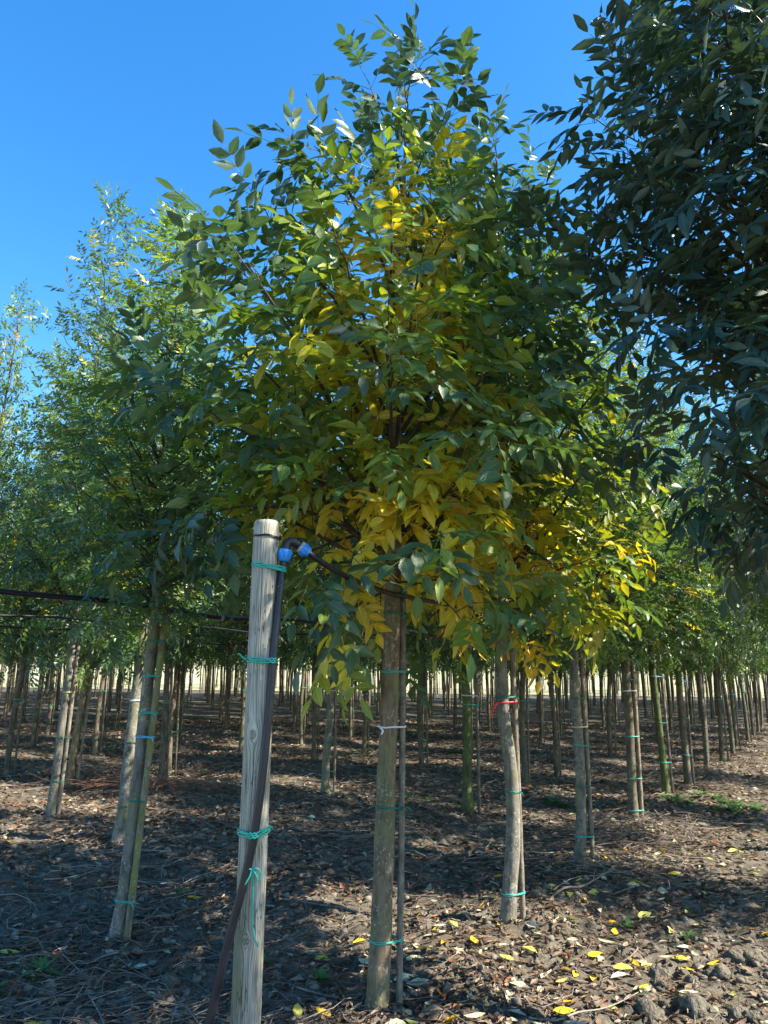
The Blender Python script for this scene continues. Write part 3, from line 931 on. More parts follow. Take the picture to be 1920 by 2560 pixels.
custom('ash tree with blue tie and straight brown trunk, sixth from the wooden post', (4.36, 10.62),
       [(0, 0, -0.06), (-0.01, 0, 0.5), (-0.03, 0.0, 1.1), (-0.03, 0, 1.6), (-0.05, 0, 2.1), (-0.05, 0, 2.6)], [0.054, 0.046, 0.045, 0.044, 0.042, 0.038], 47, 'bark_dark',
       ((0.09, 0.03), (0.06, 0.02), 0.018, 2.0), [(1.42, 'tie_blue', 'long'), (0.9, 'tie_dark', ''), (0.4, 'tie_green', '')], 1)
custom('ash tree with thick grey trunk and white tie, two rows behind the wooden post', (-0.69, 9.58),
       [(0, 0, -0.06), (-0.01, 0, 0.4), (0.03, 0.0, 1.0), (0.03, 0, 1.5), (0.03, 0, 2.0), (0.02, 0, 2.6)], [0.066, 0.052, 0.048, 0.046, 0.045, 0.04], 48, 'bark_grey',
       ((0.105, 0.02), (0.075, 0.0), 0.018, 2.0), [(1.3, 'tie_white', ''), (0.66, 'tie_dark', ''), (0.3, 'tie_dark', '')], 0)
custom('ash tree with pale grey trunk and one yellow tie, three rows behind the post', (-3.52, 8.10),
       [(0, 0, -0.06), (0.02, 0, 0.4), (0.03, 0.0, 1.0), (0.05, 0, 1.5), (0.06, 0, 2.0), (0.06, 0, 2.6)], [0.056, 0.046, 0.043, 0.042, 0.04, 0.036], 49, 'bark_grey',
       ((0.085, 0.0), (0.12, 0.0), 0.02, 2.0), [(1.28, 'tie_yellow', ''), (0.8, 'tie_dark', ''), (0.35, 'tie_dark', '')], 2, hz=1.02)
custom('ash tree with warm brown trunk and pale brown stake beside the brush heap', (-4.07, 9.83),
       [(0, 0, -0.06), (0.02, 0, 0.4), (0.06, 0.0, 1.0), (0.10, 0, 1.5), (0.13, 0, 2.0), (0.13, 0, 2.6)], [0.056, 0.046, 0.044, 0.042, 0.04, 0.036], 50, 'bark',
       ((0.10, 0.0), (0.19, 0.0), 0.018, 2.0), [(1.28, 'tie_dark', ''), (0.8, 'tie_dark', '')], 5, hz=0.9)
for b in ((0.04, 3.72), (0.83, 4.93), (2.0, 3.25)):
    NEAR.append(b)

# further trees whose places can be read from the photograph, then the rest of the grid and an unseen row added for shade
READ = [(5.39, 12.37), (6.09, 13.25), (6.74, 14.25), (-5.33, 10.72), (-0.31, 13.39), (-1.13, 12.38), (2.65, 11.32), (4.24, 13.69), (-4.93, 12.88), (-2.91, 9.93), (-3.14, 11.15), (3.44, 15.96), (4.16, 17.04)]
spots = list(READ)
for k in range(-1, 26):
    n = -0.1 - ROW * k
    t0 = 3.17 + prng.uniform(-0.4, 0.4)
    for j in range(-14, 40):
        x, y = rowpt(n + prng.uniform(-0.06, 0.06), t0 + 1.72 * j + prng.uniform(-0.15, 0.15))
        if y < (3.0 if k >= 0 else 0.6) or y > 39 or (k >= 0 and abs(x) > 0.60 * y + 1.9): continue
        if k == 0 and (y < 4.6 or x < 0.6 * y): continue
        if k < 0 and (y > 16 or x < 0.75 * y + 0.6 or j % 2): continue  # unseen outer row, added and thinned for the shade it casts on the foreground
        if k == 1 and y < 11.5: continue          # the post's row is placed one by one
        if k >= 2 and y < 8.4: continue
        if min(math.hypot(x - a, y - b) for a, b in NEAR + spots) < 1.15: continue
        if prng.random() < 0.04: continue
        spots.append((x, y))
print('TREES', len(spots))
cols = [(1, 1, 1), (1.12, 1.1, 0.9), (0.85, 0.92, 1.0), (1.05, 1.0, 1.0), (0.9, 1.0, 1.15), (1.3, 1.12, 0.8)]
ORD = ['first', 'second', 'third', 'fourth', 'fifth', 'sixth', 'seventh', 'eighth', 'ninth', 'tenth', 'eleventh', 'twelfth', 'thirteenth', 'fourteenth', 'fifteenth', 'sixteenth', 'seventeenth', 'eighteenth', 'nineteenth', 'twentieth']
rows_ = {}
for (x, y) in spots + NEAR:
    rows_.setdefault(int(round((-0.1 - rown(x, y)) / ROW)), []).append((x, y))
for k in rows_: rows_[k].sort(key=lambda p: DX * p[0] + DY * p[1])
for i, (x, y) in enumerate(spots):
    k = int(round((-0.1 - rown(x, y)) / ROW))
    q = rows_[k].index((x, y))
    right = k <= 0
    if right:
        lab, grp = 'ash tree in the rows across the open alley from the wooden post, outer row added for shade', 'trees across the open alley'
    elif k == 1 and q < 20:
        lab, grp = 'slim staked ash tree, %s from the wooden post in the post row' % ORD[q], 'trees along the post row'
    elif k <= 6 and q < 6 and y < 17:
        lab, grp = 'slim staked ash tree, %s along the %s row behind the post row' % (ORD[q], ORD[k - 2]), 'trees in the first rows behind the post row'
    else:
        lab, grp = 'slim staked ash tree deep inside the nursery rows', 'trees deep in the nursery'
    stock_tree(x, y, prng.randrange(6), lab, grp, y < 17, prng.uniform(0.74, 0.95), colour=cols[prng.randrange(6)], hz=prng.uniform(0.85, 1.02) * (0.8 if right else 0.98 if x < -2 else 1))

# ------------------------------------------------------------------ the nursery goes on: far trees that read as one mass
def far_trees():
    r = np.random.default_rng(4)
    G = Geo(); GP, GD, GU = [], [], []
    for y in np.arange(41, 56, 1.9):
        for x in np.arange(-0.62 * y, 0.66 * y, 1.75):
            if r.random() < 0.3: continue
            xx, yy = x + r.uniform(-0.5, 0.5), y + r.uniform(-0.6, 0.6)
            G.tube([(xx, yy, -0.05), (xx + r.uniform(-0.06, 0.06), yy, 1.2), (xx, yy, 2.3), (xx, yy, 4.5)], [0.05, 0.042, 0.036, 0.01], 5, False)
            G.tube([(xx + 0.1, yy, -0.05), (xx + 0.08, yy, 2.0)], [0.016, 0.015], 4, False)
            h = r.uniform(5.0, 6.6); m = 70
            z = r.uniform(2.0, h, m); ph = r.uniform(0, 6.28, m); rr = np.sqrt(r.random(m)) * np.interp(z, [1.9, 2.6, 3.6, h], [0.6, 1.0, 0.95, 0.15])
            GP.append(np.stack([xx + rr * np.cos(ph), yy + rr * np.sin(ph), z], -1))
    P = np.concatenate(GP)
    D = norm(r.normal(0, 1, P.shape)); U = norm(r.normal(0, 0.6, P.shape) + [0, 0, 1])
    lv = [leaflet(0.34, 0.15, 1, 0.2, 0.2, r) for _ in range(4)]
    a = 0.22 + 0.12 * r.normal(0, 1, len(P))
    o = part('far_trees', G.mesh('far_trees'), M['bark_dark']); o['kind'] = 'stuff'
    tag(o, 'mass of thin staked trunks at the far end of the nursery', 'trees')
    c = part('crown', foliage_mesh('crown', lv, P, D, U, r.uniform(0.7, 1.3, len(P)), tint_of(a, r), r), M['leaf_far'], o, kind='stuff')
far_trees()

# ------------------------------------------------------------------ wooden post with its strings
PX, PY = -0.465, 2.79
def post():
    root = thing('wooden_post', 'thick weathered grey wooden post with green strings, black pipe tied to it', 'post', (PX, PY, z_at(PX, PY) - 0.02))
    n, H = 48, 2.15
    zs = np.concatenate([np.linspace(-0.15, H - 0.02, 60), [H - 0.012, H - 0.006, H - 0.002, H]])
    rs = np.concatenate([np.linspace(0.0535, 0.0515, 60), [0.0508, 0.0485, 0.0455, 0.041]])
    P = np.stack([np.interp(zs, [-0.15, H], [0.012, -0.004]), np.zeros(len(zs)), zs], -1)
    V, T = tube(P, rs, n)
    m = len(zs)
    k = np.repeat(np.arange(m), n); th = np.tile(np.arange(n), m) / n * 6.283
    f = 1 + 0.012 * np.sin(2 * th + 1) + 0.010 * (vnoise(th * 2, zs[k] * 3, 4) - 0.5)
    # swelling at the knots, on the side that faces -Y
    wx = V[:m * n, 0] - P[k][:, 0]; wy = V[:m * n, 1]
    ang = np.arctan2(wx, -wy) * POST_R
    for kx, kz, s in ((-0.006, 1.335, 0.022), (0.004, 0.645, 0.018), (-0.034, 1.385, 0.014)):
        f = f + 0.05 * np.exp(-((ang - kx) ** 2 + (0.5 * (zs[k] - kz)) ** 2) / (2 * s * s))
    # one long drying crack
    cx = -0.003 + 0.005 * np.sin(zs[k] * 5)
    V[:m * n] = P[k] + (V[:m * n] - P[k]) * f[:, None]
    part('shaft', make_mesh('shaft', V, T), M['post'], root)
    # strings go round post and pipe; slope makes them dip towards the pipe
    def around(z, mat, loops, slope, tr, extra=None, tails=()):
        cs = [(0.004, 0.0, 0.0545)]
        if extra: cs.append(extra)
        part('string', tie_mesh('string', cs, z, tr, loops, tails, n=6, seg=28, slope=slope), M[mat], root)
    around(1.965, 'tie_green', 3, -0.16, 0.0033, (0.064, -0.020, 0.0165))
    around(1.605, 'tie_green', 3, -0.02, 0.0033, (0.046, -0.050, 0.0165), [[(-0.05, -0.03, 1.605), (-0.068, -0.02, 1.615), (-0.085, -0.01, 1.63)]])
    around(0.995, 'tie_green', 3, 0.05, 0.0033, (0.015, -0.075, 0.0165), [[(0.05, -0.03, 1.0), (0.064, -0.028, 1.012), (0.078, -0.03, 1.011)]])
    b = np.array([0.018, -0.083, 0.885])
    G = Geo()
    for tl in ([b + [-0.024, 0, 0.008], b + [-0.01, -0.004, 0.001], b, b + [0.014, -0.004, 0.004], b + [0.030, 0.0, -0.008], b + [0.030, 0.002, -0.032], b + [0.024, 0.002, -0.038], b + [0.012, -0.002, -0.012], b],
               [b, b + [-0.006, -0.004, -0.022], b + [-0.019, -0.006, -0.046], b + [-0.032, -0.004, -0.064]],
               [b, b + [0.004, 0.004, -0.03], b + [0.007, 0.012, -0.09], b + [0.006, 0.016, -0.16], b + [0.014, 0.020, -0.215], b + [0.030, 0.026, -0.255]]):
        G.tube(smooth_path(tl, 30), 0.0031, 6, True)
    cs = hull2([(x, y) for (cx_, cy_, r_) in ((0.0, 0.0, 0.0545), (0.012, -0.068, 0.0165)) for x, y in [(cx_ + (r_ + 0.002) * math.cos(q), cy_ + (r_ + 0.002) * math.sin(q)) for q in np.linspace(0, 6.28, 28)]])
    part('bow', G.mesh('bow'), M['tie_green'], root)
    P = [(x, y, 2.083 - 0.10 * max(0, x) + 0.002 * math.sin(k)) for k, (x, y) in enumerate(hull2([(0.0 + 0.0545 * math.cos(q), 0.0545 * math.sin(q)) for q in np.linspace(0, 6.28, 30)]))]
    G = Geo()
    for dz in (0, 0.0045):
        G.tube([(x, y, z + dz) for x, y, z in P + P[:2]], 0.0022, 6, False)
    wire_end = (0.052, -0.012, 2.078)
    G.tube(smooth_path([wire_end, (0.085, -0.012, 2.058), (0.16, -0.005, 2.052), (0.30, 0.15, 2.06), (0.5, 0.92, 1.95)], 30), 0.0013, 5, True)
    part('wire', G.mesh('wire'), M['pipe'], root)
post()

# ------------------------------------------------------------------ irrigation pipes
def irrigation_front():
    root = thing('irrigation_pipe', 'black irrigation pipe with blue elbow fitting, climbing the wooden post', 'pipe', (PX, PY, z_at(PX, PY)))
    o = np.array([PX, PY, z_at(PX, PY)])
    def loc(x, y, z): return np.array([x, y, z]) - o
    up = [loc(-0.645, 2.66, -0.04), loc(-0.605, 2.68, 0.20), loc(-0.567, 2.695, 0.40), loc(-0.515, 2.705, 0.67), loc(-0.470, 2.712, 0.87), loc(-0.440, 2.718, 1.06), loc(-0.419, 2.738, 1.39), loc(-0.411, 2.752, 1.66), loc(-0.398, 2.775, 1.94), loc(-0.388, 2.782, 2.03)]
    V, T = tube(smooth_path(up, 70), 0.0152, 14)
    part('riser', make_mesh('riser', V, T), M['pipe'], root)
    # elbow between the riser and the lateral
    e = [loc(-0.3885, 2.782, 2.03), loc(-0.385, 2.783, 2.062), loc(-0.372, 2.786, 2.078), loc(-0.350, 2.792, 2.074), loc(-0.325, 2.80, 2.056)]
    V, T = tube(smooth_path(e, 24), 0.0185, 14)
    elbow = part('elbow', make_mesh('elbow', V, T), M['pipe'], root)
    def nut(c, axis_, r, l, mat):
        ax = norm(np.array(axis_, float)); G = Geo()
        s = np.array([-0.5, -0.42, 0.1, 0.22, 0.30, 0.5]) * l
        R = np.array([0.86, 1.0, 1.0, 0.93, 0.84, 0.80]) * r
        V, T = tube([c + ax * q for q in s], R, 20)
        G.add(V, T)
        u = norm(np.cross(ax, [0.3, 1, 0.2])); w = np.cross(ax, u)
        for q in range(10):
            d = u * math.cos(q * 0.628) + w * math.sin(q * 0.628)
            G.tube([c + ax * (-0.40 * l) + d * r * 0.985, c + ax * 0.12 * l + d * r * 0.985], [r * 0.09, r * 0.09], 5)
        return part('nut', G.mesh('nut'), mat, elbow)
    nut(loc(-0.3905, 2.780, 2.022), (-0.12, 0, -1), 0.0275, 0.048, M['fit_blue'])
    nut(loc(-0.312, 2.803, 2.046), (0.85, 0.22, -0.5), 0.0255, 0.036, M['fit_blue'])
    V, T = tube([loc(-0.334, 2.797, 2.062), loc(-0.322, 2.80, 2.054)], [0.0245, 0.0245], 16)
    part('collar', make_mesh('collar', V, T), M['fit_grey'], elbow)
    lat = [loc(-0.31, 2.804, 2.046), loc(-0.27, 2.83, 2.02), loc(-0.215, 2.90, 1.99), loc(-0.12, 3.12, 1.965), loc(0.0, 3.45, 1.955), loc(0.09, 3.69, 1.96)]
    n0 = rown(0.09, 3.69)
    for t in np.arange(4.0, 44, 0.86):
        x, y = rowpt(-1.93 + 0.045, t)
        ph = (t - 3.17) / 1.72 * 2 * math.pi
        lat.append(loc(x, y, 1.975 + 0.018 * math.cos(ph)))
    V, T = tube(smooth_path(lat, 260), 0.0125, 9)
    part('lateral', make_mesh('lateral', V, T), M['pipe'], root)
    for t in (3.2, 4.62, 6.35, 8.27, 10.35, 11.35):
        x, y = rowpt(-1.93 + 0.045, t)
        V, T = tube([loc(x, y, 1.99 - 0.0), loc(x + 0.02, y + 0.032, 1.99)], [0.0165, 0.0165], 10)
        part('clip', make_mesh('clip', V, T), M['tie_white' if t > 9 else 'tie_dark'], root)
irrigation_front()

def row_pipe(n, t0, t1, label, group, zz, r=0.011, clips=True):
    prn = np.random.default_rng(int(-n * 10))
    x0, y0 = rowpt(n, t0)
    root = thing('irrigation_pipe', label, 'pipe', (x0, y0, 0), group=group)
    pts = []
    for k, t in enumerate(np.arange(t0, t1, 0.86)):
        x, y = rowpt(n, t)
        pts.append((x - x0, y - y0, zz + max(0.0, 2.6 - t) * 0.06 + (0.02 if k % 2 == 0 else -0.012) + prn.uniform(-0.008, 0.008)))
    V, T = tube(smooth_path(pts, len(pts) * 4), r, 8)
    part('hose', make_mesh('hose', V, T), M['pipe'], root)
    if clips:
        for k in range(1, min(len(pts), 9), 2):
            p = np.array(pts[k]); d = np.array([DX, DY, 0]) * 0.012
            V, T = tube([p - d, p + d], [r * 1.45] * 2, 8)
            part('clip', make_mesh('clip', V, T), M['fit_grey'], root)
row_pipe(-1.93 - ROW + 0.12, 1.1, 44, 'black irrigation pipe strung past the leaning grey tree behind the post', None, 1.93, 0.0155)
for k in range(2, 12):
    nn = -1.93 - ROW * k + 0.05
    row_pipe(nn, 2.0 if k < 4 else 2.0 + k * 0.3, 44, 'thin black irrigation pipe strung along a row deep among the trees', 'irrigation pipes deep among the trees', 1.95, 0.010, k < 4)

# ------------------------------------------------------------------ ground litter
rng = np.random.default_rng(77)
def in_view(x, y, m=0.66):
    return np.abs(x) < m * y + 0.5
def scatter(n, ymin, ymax, power=1.6):
    """more of them close by, where they can be seen"""
    u = rng.random(n)
    y = ymin * (ymax / ymin) ** (u ** (1 / power) if power < 1 else u)
    x = (rng.random(n) * 2 - 1) * (0.66 * y + 0.5)
    return x, y

def surf_frames(x, y):
    e = 0.03
    nx_ = -(gh(x + e, y) - gh(x - e, y)) / (2 * e); ny_ = -(gh(x, y + e) - gh(x, y - e)) / (2 * e)
    nz_ = norm(np.stack([nx_, ny_, np.ones_like(nx_)], -1))
    a = rng.uniform(0, 6.283, len(x))
    d = np.stack([np.cos(a), np.sin(a), np.zeros_like(a)], -1)
    return d, nz_

def curled(rng, L, W, curl, roll):
    """one dry leaflet, rolled across and curled along"""
    V, T, uv = leaflet(L, W, 3, 0.0, 0.0, rng)
    x = V[:, 0] - L / 2; y = V[:, 1]
    z = curl * (x / L) ** 2 * L + roll * (np.abs(y) / W) * W + rng.uniform(-0.12, 0.12) * x
    V = np.stack([x, y * (1 - 0.3 * abs(roll)), z + 0.004], -1)
    return V, T, uv

DRY = [curled(rng, rng.uniform(0.045, 0.075), rng.uniform(0.018, 0.03), rng.uniform(-0.5, 0.9), rng.uniform(0.1, 1.1)) for _ in range(12)]
x, y = scatter(72000, 1.9, 19.0)
n_ = rown(x, y)
dens = np.exp(-((np.mod(n_ + 1.93 + ROW / 2, ROW) - ROW / 2) / 0.55) ** 2) * 0.55 + 0.22
dens = dens * (0.35 + 1.1 * vnoise(x * 1.4, y * 1.4, 8))
front = np.exp(-((n_ + 1.75) / 0.95) ** 2) * np.clip((x + 0.7) / 0.5, 0.25, 1)
dens = np.where(n_ > -3.2, 0.22 + 1.0 * front * (0.4 + 0.8 * vnoise(x * 2, y * 2, 8)), dens)
k = rng.random(len(x)) < dens * 0.8
x, y = x[k], y[k]
d, nz_ = surf_frames(x, y)
nz_ = norm(nz_ + rng.normal(0, 0.35, nz_.shape))
pos = np.stack([x, y, gh(x, y) + 0.002 + rng.uniform(0, 0.012, len(x))], -1)
base = np.array([(0.17, 0.11, 0.066), (0.12, 0.08, 0.052), (0.24, 0.17, 0.11), (0.30, 0.24, 0.17), (0.09, 0.062, 0.044), (0.24, 0.10, 0.045), (0.42, 0.37, 0.24)])
ci = rng.choice(len(base), len(x), p=[0.24, 0.22, 0.17, 0.10, 0.15, 0.04, 0.08])
print('LITTER', len(x))
o = part('leaf_litter', foliage_mesh('leaf_litter', DRY, pos, d, nz_, rng.uniform(0.6, 1.25, len(x)), base[ci], rng), M['litter'])
o['kind'] = 'stuff'; tag(o, 'brown dry curled leaves covering the soil', 'leaf litter')

# the same layer farther back between the rows, simpler leaves
FARDRY = []
for _ in range(8):
    V, T, uv = leaflet(rng.uniform(0.06, 0.10), rng.uniform(0.025, 0.045), 1, 0.5, rng.uniform(-0.2, 0.4), rng)
    FARDRY.append((V + [0, 0, 0.008], T, uv))
u = rng.random(60000)
y = np.sqrt(5.5 ** 2 + u * (22.0 ** 2 - 5.5 ** 2)); x = (rng.random(60000) * 2 - 1) * (0.62 * y + 0.3)
n_ = rown(x, y)
k = rng.random(len(x)) < (0.25 + 0.75 * vnoise(x * 1.2, y * 1.2, 8)) * np.where(n_ > -1.0, 0.5, 1.0)
x, y = x[k], y[k]
d, nz_ = surf_frames(x, y)
nz_ = norm(nz_ + rng.normal(0, 0.4, nz_.shape))
ci = rng.choice(len(base), len(x), p=[0.22, 0.20, 0.18, 0.13, 0.13, 0.05, 0.09])
o = part('leaf_litter', foliage_mesh('leaf_litter', FARDRY, np.stack([x, y, gh(x, y) + 0.003], -1), d, nz_, rng.uniform(0.7, 1.4, len(x)), base[ci], rng), M['litter'])
o['kind'] = 'stuff'; tag(o, 'brown dry leaves on the soil between the rear rows', 'leaf litter')

# bright fallen leaves, one by one
FRESH = [curled(rng, rng.uniform(0.095, 0.135), rng.uniform(0.042, 0.058), rng.uniform(-0.1, 0.6), rng.uniform(0.0, 0.7)) for _ in range(8)]
FRESH_ME = []
for V, T, uv in FRESH:
    me = make_mesh('fallen_leaf', V, T, np.ones((len(V), 3)), uv); me.materials.append(M['litter']); FRESH_ME.append(me)
def fallen(x, y, colr, label, group, s, me=None, lift=0.012):
    d, nz1 = surf_frames(np.array([x]), np.array([y]))
    nz1 = norm(nz1 + rng.normal(0, 0.3, (1, 3)))
    F = frames(d, nz1)[0].T * s
    o = bpy.data.objects.new('fallen_leaf', me or FRESH_ME[int(rng.integers(0, 8))])
    z = z_at(x, y) + lift
    o.matrix_world = Matrix(((*F[0], x), (*F[1], y), (*F[2], z), (0, 0, 0, 1)))
    o.color = (*colr, 1)
    tag(o, label, 'leaf', group)
    link(o)
cnt = 0
YEL = [(0.62, 0.47, 0.03), (0.58, 0.52, 0.10), (0.66, 0.40, 0.02), (0.50, 0.50, 0.12)]
PALE = [(0.60, 0.58, 0.34), (0.55, 0.53, 0.40), (0.48, 0.46, 0.30)]
while cnt < 290:
    xx, yy = scatter(1, 2.35, 7.0 if rng.random() < 0.85 else 11.0)
    xx, yy = float(xx[0]), float(yy[0])
    nn = rown(xx, yy)
    pr = math.exp(-((nn + 1.5) / 0.85) ** 2) * min(1, max(0.12, (xx + 0.9) / 0.7)) + 0.05
    if rng.random() > pr: continue
    if cnt % 5 < 3:
        fallen(xx, yy, YEL[int(rng.integers(0, 4))], 'bright yellow fallen leaf lying on the soil', 'yellow fallen leaves', rng.uniform(0.75, 1.15))
    else:
        fallen(xx, yy, PALE[int(rng.integers(0, 3))], 'pale cream fallen leaf lying on the soil', 'pale fallen leaves', rng.uniform(0.7, 1.1))
    cnt += 1

# clods: a crumb layer and single big ones
def lump(rng, sub=1):
    import bmesh
    bm = bmesh.new(); bmesh.ops.create_icosphere(bm, subdivisions=sub, radius=1.0)
    V = np.array([v.co[:] for v in bm.verts]); T = np.array([[v.index for v in f.verts] for f in bm.faces]); bm.free()
    s = rng.uniform(0, 30)
    f = 0.55 + 0.8 * vnoise(V[:, 0] * 1.6 + s, V[:, 1] * 1.6 + V[:, 2] * 1.9 + s, 2) + 0.35 * vnoise(V[:, 0] * 4 + s, V[:, 1] * 4 + V[:, 2] * 4.7, 5) + rng.uniform(-0.16, 0.16, len(V)) * (1 if len(V) > 50 else 1.4)
    return V * f[:, None] * [1.15, 0.95, 0.75], T
LUMPS = [lump(rng, 1) for _ in range(8)]
x, y = scatter(22000, 1.9, 13.0)
n_ = rown(x, y)
k = rng.random(len(x)) < np.where(n_ > -1.0, 0.8, np.where(x < -0.2, 0.85, 0.3)) * (0.25 + 1.2 * vnoise(x * 1.1, y * 1.1, 12) ** 2)
x, y = x[k], y[k]
d, nz_ = surf_frames(x, y)
sz = 0.006 + 0.020 * rng.random(len(x)) ** 3
pos = np.stack([x, y, gh(x, y) + sz * 0.25], -1)
vv_ = [(V, T, np.zeros((len(V), 2))) for V, T in LUMPS]
o = part('soil_crumbs', foliage_mesh('soil_crumbs', vv_, pos, d, nz_, sz, np.tile([0.185, 0.16, 0.118], (len(x), 1)) * rng.uniform(0.7, 1.3, (len(x), 1)), rng), M['stick'])
o['kind'] = 'stuff'; tag(o, 'small grey-brown crumbs of dry soil', 'soil')
BIG = []
for _ in range(6):
    V, T = lump(rng, 3)
    me = make_mesh('clod', V * 1.0, T, smooth=False); me.materials.append(M['clod']); BIG.append(me)
for q in range(70):
    if q < 48:
        yy = rng.uniform(2.4, 4.6); xx = rng.uniform(0.35, 0.52) * yy + rng.uniform(-0.25, 0.15)
        lab, grp = 'dry grey clod of earth along the open alley edge', 'clods along the alley'
    else:
        yy = rng.uniform(3.3, 6.0); xx = -rng.uniform(0.25, 0.5) * yy
        lab, grp = 'dry grey clod of earth between the first two rows', 'clods between the first rows'
    o = part('clod', BIG[q % 6], None, None, (xx, yy, z_at(xx, yy) + 0.004), (rng.uniform(-0.4, 0.4), rng.uniform(-0.4, 0.4), rng.uniform(0, 6.28)))
    s = rng.uniform(0.02, 0.055) * (1 if q < 48 else 0.8); o.scale = (s, s, s * rng.uniform(0.8, 1.3))
    tag(o, lab, 'clod', grp)

# twigs: a mat of thin ones and single sticks
def stick_path(rng, L, bend):
    P = np.zeros((6, 3)); P[:, 0] = np.linspace(-L / 2, L / 2, 6)
    P[:, 1] = bend * L * (np.linspace(-1, 1, 6) ** 2) + rng.uniform(-0.015, 0.015, 6) * L
    P[:, 2] = 0.006 + np.abs(rng.normal(0, 0.02, 6)) * L * 0.6
    return P
G = Geo()
def drop_twig(G, x, y, L, r, colr, ang=None, lift=0.0):
    P = stick_path(rng, L, rng.uniform(-0.25, 0.25))
    a = rng.uniform(0, 6.283) if ang is None else ang
    c, s = math.cos(a), math.sin(a)
    Q = np.stack([x + P[:, 0] * c - P[:, 1] * s, y + P[:, 0] * s + P[:, 1] * c, P[:, 2]], -1)
    Q[:, 2] += gh(Q[:, 0], Q[:, 1]) + r * 0.6 + lift * np.linspace(rng.uniform(0, 1), rng.uniform(0, 1), 6)
    V, T = tube(Q, np.linspace(r, r * 0.45, 6), 4, False)
    G.add(V, T, colr)
TW = [(0.20, 0.165, 0.125), (0.13, 0.095, 0.07), (0.28, 0.24, 0.19), (0.16, 0.10, 0.07)]
tx, ty = scatter(7500, 1.9, 17.0)
tn = rown(tx, ty)
for x_, y_, n1 in zip(tx, ty, tn):
    pr = 0.25 + 0.6 * float(vnoise(np.array(x_ * 0.9), np.array(y_ * 0.9), 15)) ** 2
    if x_ < -0.35 * y_ and y_ < 3.4: pr = 0.75
    if n1 > -1.1: pr *= 0.35
    if rng.random() > pr: continue
    drop_twig(G, x_, y_, rng.uniform(0.12, 0.55), rng.uniform(0.0012, 0.0034), TW[int(rng.integers(0, 4))])
for _ in range(2600):
    y_ = math.sqrt(5.5 ** 2 + rng.random() * (20.0 ** 2 - 5.5 ** 2)); x_ = rng.uniform(-1, 1) * (0.6 * y_ + 0.3)
    if rng.random() > 0.3 + 0.7 * float(vnoise(np.array(x_ * 0.7), np.array(y_ * 0.7), 15)) or rown(x_, y_) > -1.1: continue
    drop_twig(G, x_, y_, rng.uniform(0.25, 0.8), rng.uniform(0.0025, 0.006), TW[int(rng.integers(0, 4))], lift=0.04)
# brushwood: lower left corner, the heap on the left, the one near the fourth tree
for cx_, cy_, sx_, sy_, num, hgt in ((-1.35, 2.75, 0.4, 0.3, 240, 0.08), (-1.0, 3.3, 0.5, 0.4, 120, 0.04), (-1.7, 4.1, 0.6, 0.5, 120, 0.04), (-2.9, 9.6, 0.55, 0.4, 230, 0.22), (2.35, 7.4, 0.5, 0.35, 130, 0.12), (1.9, 6.1, 0.4, 0.25, 90, 0.1), (4.7, 11.4, 0.6, 0.3, 90, 0.15), (-1.9, 5.6, 0.5, 0.4, 80, 0.05), (-0.1, 2.9, 0.35, 0.25, 50, 0.04)):
    for _ in range(num):
        drop_twig(G, cx_ + rng.normal(0, sx_), cy_ + rng.normal(0, sy_), rng.uniform(0.2, 0.75), rng.uniform(0.0015, 0.004), TW[int(rng.integers(0, 4))] if cy_ < 9 or cx_ > 0 else (0.24, 0.13, 0.08), lift=hgt)
o = part('brushwood', G.mesh('brushwood', True), M['stick'])
o['kind'] = 'stuff'; tag(o, 'thin dry twigs strewn and heaped on the soil', 'brushwood')

def stick(x, y, L, r, ang, label, group=None, colr=(0.24, 0.2, 0.16), bend=None, fork=False, lift=0.0):
    G = Geo()
    P = stick_path(rng, L, rng.uniform(-0.12, 0.12) if bend is None else bend)
    P[:, 2] = 0.0
    a = math.radians(ang); c, s = math.cos(a), math.sin(a)
    Q = np.stack([P[:, 0] * c - P[:, 1] * s, P[:, 0] * s + P[:, 1] * c, P[:, 2]], -1)
    Q[:, 2] = gh(x + Q[:, 0], y + Q[:, 1]) - z_at(x, y) + r * 0.7 + lift * np.linspace(0, 1, 6)
    Qs = smooth_path(Q, 16)
    G.tube(Qs, np.linspace(r, r * 0.5, 16) * (1 + 0.12 * rng.normal(0, 1, 16)), 7, True, colr)
    if fork:
        p = Qs[9]; e = p + np.array([math.cos(a + 0.6), math.sin(a + 0.6), 0.12]) * L * 0.3
        G.tube([p, (p + e) / 2 + [0, 0, 0.01], e], [r * 0.6, r * 0.45, r * 0.3], 5, True, colr)
    o = part('stick', G.mesh('stick', True), M['stick'], None, (x, y, z_at(x, y)))
    tag(o, label, 'stick', group)
stick(-0.33, 2.72, 0.42, 0.017, 38, 'stout grey barked stick lying between post and front tree', None, (0.25, 0.23, 0.22), 0.05)
stick(0.42, 3.45, 0.62, 0.008, 14, 'long straight grey stick lying beside the front ash tree', None, (0.30, 0.26, 0.21), 0.01)
stick(-0.05, 3.95, 0.7, 0.006, 8, 'long thin stick lying behind the front ash tree', None, (0.26, 0.21, 0.16), 0.03)
stick(-0.95, 3.55, 1.1, 0.008, 18, 'long pale bare stick lying behind the wooden post', None, (0.38, 0.31, 0.23), 0.02)
stick(2.05, 6.75, 0.9, 0.009, 12, 'long pale bent branch lying by the fourth tree of the post row', None, (0.34, 0.29, 0.23), 0.08, True)
stick(1.5, 5.55, 0.75, 0.009, 35, 'brown stick leaning up between second and third tree of the post row', None, (0.2, 0.16, 0.12), 0.04, True, 0.1)
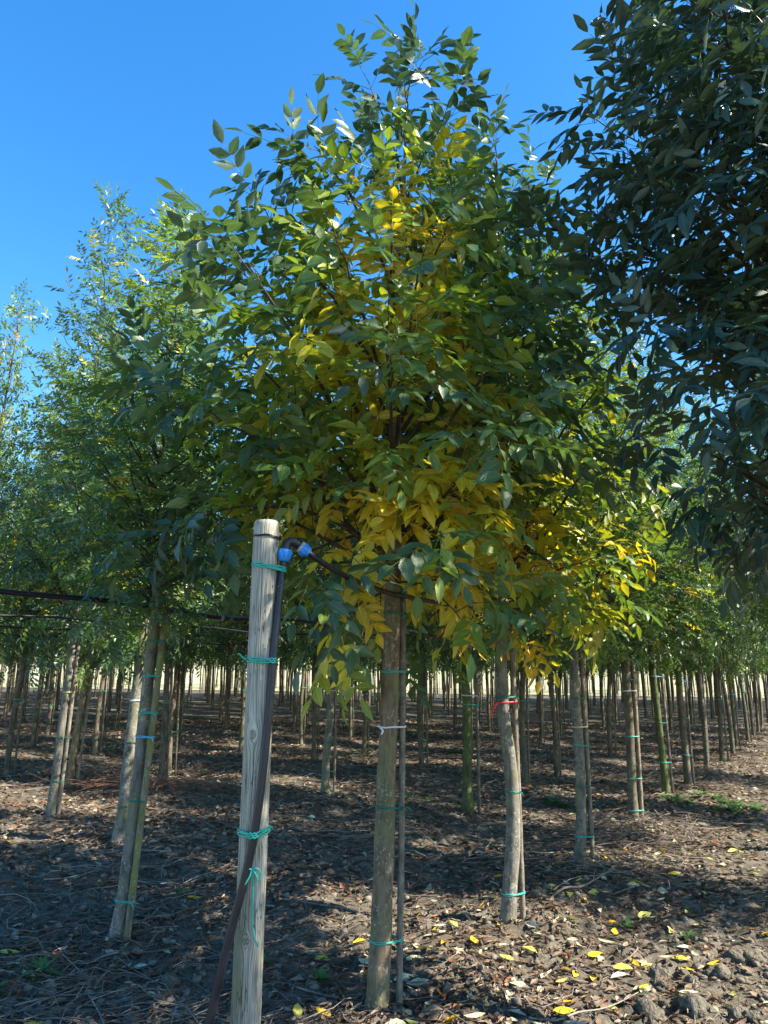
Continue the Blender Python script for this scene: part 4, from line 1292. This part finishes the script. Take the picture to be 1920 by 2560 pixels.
for q in range(46):
    xx, yy = scatter(1, 2.1, 9.5)
    stick(float(xx[0]), float(yy[0]), rng.uniform(0.3, 0.85), rng.uniform(0.0035, 0.0075), rng.uniform(0, 360), 'thin dry pruned stick lying on the soil', 'pruned sticks on the soil', TW[int(rng.integers(0, 4))], None, rng.random() < 0.4, rng.uniform(0, 0.04))

# weeds
def weed(x, y, s, nl, label, group, upright=0.5):
    G = Geo()
    for q in range(nl):
        a = q * 2.4 + rng.uniform(-0.3, 0.3)
        L = rng.uniform(0.05, 0.12) * s; W = L * rng.uniform(0.18, 0.32)
        V, T, uv = leaflet(L, W, 3, 0.25, 0.35, rng)
        el = rng.uniform(0.15, 0.9) * upright * 2
        c, s_ = math.cos(el), math.sin(el)
        V = V @ np.array([[c, 0, s_], [0, 1, 0], [-s_, 0, c]])
        c, s_ = math.cos(a), math.sin(a)
        V = V @ np.array([[c, s_, 0], [-s_, c, 0], [0, 0, 1]])
        G.add(V + [0, 0, 0.004], T, np.array([0.07, 0.15, 0.04]) * rng.uniform(0.7, 1.4))
    o = part('weed', G.mesh('weed', True), M['weed'], None, (x, y, z_at(x, y)))
    tag(o, label, 'weed', group)
for xx, yy, s, nl in ((-1.72, 4.05, 1.3, 16), (-1.85, 3.85, 1.0, 12), (-0.30, 4.05, 0.9, 14), (-0.62, 4.35, 0.7, 12), (-1.0, 3.1, 1.0, 14), (0.05, 5.9, 0.9, 12), (-1.35, 5.3, 1.0, 12), (1.6, 5.0, 1.1, 16), (1.9, 4.8, 0.9, 14),
                      (3.9, 8.8, 1.4, 18), (4.2, 9.3, 1.4, 18), (4.5, 9.0, 1.3, 18), (3.6, 9.2, 1.2, 16), (0.3, 9.4, 1.2, 14), (2.2, 9.0, 1.3, 16), (-0.5, 14.2, 1.6, 16), (1.3, 14.6, 1.6, 16), (-4.6, 13.8, 1.6, 16)):
    for q in range(1 if yy < 6 else 5):
        weed(xx + (rng.normal(0, 0.25) if q else 0), yy + (rng.normal(0, 0.25) if q else 0), s, nl, 'small green weed rosette growing in the soil', 'weeds on the soil', 0.5)
